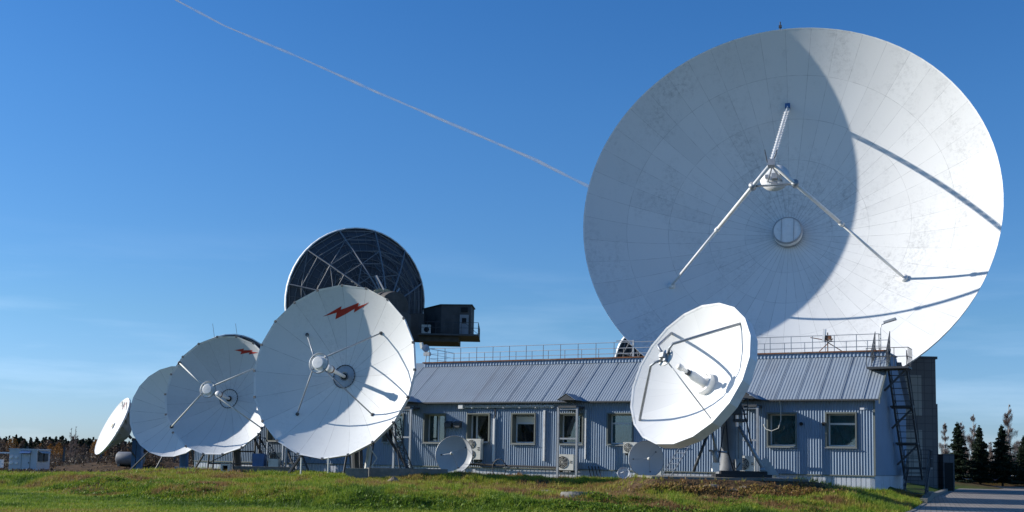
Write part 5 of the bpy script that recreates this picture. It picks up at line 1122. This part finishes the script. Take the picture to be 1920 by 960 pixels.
# bushes in front of the wood
r=np.random.default_rng(23); n=30000; x=r.uniform(-190,-40,n); y=r.uniform(240,330,n); z=hgt(x,y)+np.abs(r.normal(0,1.2,n))*(.5+fbm(x*.08,y*.03,3,5)); V=leafy(np.stack([x,y,z],1),.35,r,.35)
g=bignp('brushwood',V,np.arange(len(V)).reshape(-1,4),fm,False,{'tone':np.repeat(np.clip(r.normal(.45,.08,n),0,1),4)}); tag(g,'grey brown brushwood in the field before the wood','brushwood',kind='stuff')
def orange(px,Y,h,seed,label):
    r=np.random.default_rng(seed); X_=unp(px,860,Y).x; n=900; t=r.uniform(0,1,n); rad=h*.26*np.sqrt(np.clip(1-(2*t-.9)**2,.02,1)); a=r.uniform(0,6.28,n); q=np.sqrt(r.uniform(0,1,n))
    P=np.stack([rad*q*np.cos(a),rad*q*np.sin(a),h*(.15+.85*t)+r.normal(0,.1,n)],1); V=leafy(P,.16,r,.6); tr=MB(); tr.tube([(0,0,-.2),(0,0,h*.8)],[.12,.04],6)
    return mktree('larch_tree',label,'tree',(X_,Y,H(X_,Y)),V,np.repeat(np.clip(r.normal(.9,.08,n),0,1),4),fm,tr,bark,'orange autumn trees before the far wood')
orange(94,330,5.4,1,'wide orange autumn tree just right of the site cabin roof'); orange(109,320,5.6,2,'narrow orange tree, middle one right of the site cabin'); orange(117,300,3.8,3,'lowest orange tree, furthest right beside the cabin'); orange(22,420,9.5,4,'big rusty orange tree above the cabin left corner'); orange(178,360,7.5,5,'orange tree touching the lower tip of the sideways dish')
# parked cars beyond the spruces
def car(px,Y,col,label,rz):
    X_=unp(px,880,Y).x; o=empty('parked_car',(X_,Y,.1),label,'car','cars parked beyond the spruces',rz)
    paint=mat('car_paint',col,.25,var=0,spec=.6)
    prof=[(-2.1,.35),(-2.15,.7),(-1.9,.9),(-1.35,.95),(-.75,1.42),(.75,1.45),(1.3,1.0),(2.0,.85),(2.15,.6),(2.1,.35)]
    b=MB(); b.prism(prof,-.82,.82,Matrix.Rotation(math.pi/2,4,'X')); b.obj('body',paint,o)
    for s in (-1,1):
        b=MB(); y=s*.83; vs=[(-1.15,y,1.0),(-.68,y,1.36),(.68,y,1.38),(1.1,y,1.02)]; b.add(vs,[(0,1,2,3)]); b.obj('side_window',M['glass'],o)
        for x in (-1.3,1.3):
            b=MB(); b.lathe([(0,-.1),(.2,-.1),(.33,-.1),(.33,.1),(0,.1)],18,Matrix.Translation((x,s*.78,.33))@Matrix.Rotation(math.pi/2,4,'X')); b.obj('wheel',M['black'],o)
    b=MB(); b.box((2.08,-.7,.62),(2.17,-.4,.75)); b.obj('headlight',M['white'],o); b=MB(); b.box((2.08,.4,.62),(2.17,.7,.75)); b.obj('headlight',M['white'],o)
car(1858,136,(.03,.09,.4),'blue car parked behind the gap between the second and third spruce',.1); car(1912,138,(.04,.11,.45),'blue car parked near the right picture edge',-.1); car(1824,140,(.3,.32,.35),'grey car mostly hidden behind the first two spruces',.05)
p=unp(1901,890,128); o=empty('globe_lamp',(p.x,128,.1),'white globe lamp on a thin post among the spruces','lamp'); MB().tube([(0,0,0),(0,0,1.0)],.04,6).obj('post',M['dsteel'],o); MB().lathe([(0,1.0),(.2,1.05),(.32,1.28),(.2,1.52),(0,1.57)],16).obj('globe',M['white'],o,True)
# ------------------------------------------------------------------ contrail
def trail():
    P=[(200,-75),(330,0),(420,48),(560,107),(700,170),(860,238),(1000,298),(1100,348),(1250,425),(1400,510)]
    pts=[unp(a,b,4200) for a,b in P]; fine=[]
    for k in range(len(pts)-1):
        for j in range(6): fine.append(pts[k].lerp(pts[k+1],j/6))
    mb=MB(); mb.tube(fine,[3.6+1.0*math.sin(k*.9)+.8*math.sin(k*2.3)+k*.08 for k in range(len(fine))],10,False)
    m=bpy.data.materials.new('ice_crystal_trail'); m.use_nodes=True; nt=m.node_tree; l=nt.links.new; nt.nodes.remove(nt.nodes["Principled BSDF"]); o=nt.nodes["Material Output"]
    d=nt.nodes.new("ShaderNodeBsdfTranslucent"); d.inputs[0].default_value=(.95,.95,.95,1); d2=nt.nodes.new("ShaderNodeBsdfDiffuse"); d2.inputs[0].default_value=(.95,.95,.95,1); t=nt.nodes.new("ShaderNodeBsdfTransparent"); a=nt.nodes.new("ShaderNodeMixShader"); b=nt.nodes.new("ShaderNodeMixShader")
    tc=nt.nodes.new("ShaderNodeTexCoord"); n=nt.nodes.new("ShaderNodeTexNoise"); n.inputs['Scale'].default_value=.02; n.inputs['Detail'].default_value=6; r_=nt.nodes.new("ShaderNodeMapRange"); r_.inputs[1].default_value=.3; r_.inputs[2].default_value=.7; r_.inputs[1].default_value=.35; r_.inputs[3].default_value=.2; r_.inputs[4].default_value=.8
    lw=nt.nodes.new("ShaderNodeLayerWeight"); lw.inputs[0].default_value=.5; iv=nt.nodes.new("ShaderNodeMath"); iv.operation='SUBTRACT'; iv.inputs[0].default_value=1; mu=nt.nodes.new("ShaderNodeMath"); mu.operation='MULTIPLY'
    l(tc.outputs['Object'],n.inputs['Vector']); l(n.outputs[0],r_.inputs[0]); l(lw.outputs['Facing'],iv.inputs[1]); l(iv.outputs[0],mu.inputs[0]); l(r_.outputs[0],mu.inputs[1])
    l(d.outputs[0],a.inputs[1]); l(d2.outputs[0],a.inputs[2]); a.inputs[0].default_value=.5; l(mu.outputs[0],b.inputs[0]); l(t.outputs[0],b.inputs[1]); l(a.outputs[0],b.inputs[2]); l(b.outputs[0],o.inputs[0])
    return tag(mb.obj('contrail',m,smooth=True),'thin white aircraft contrail slanting down across the blue sky','contrail',kind='stuff')
trail()
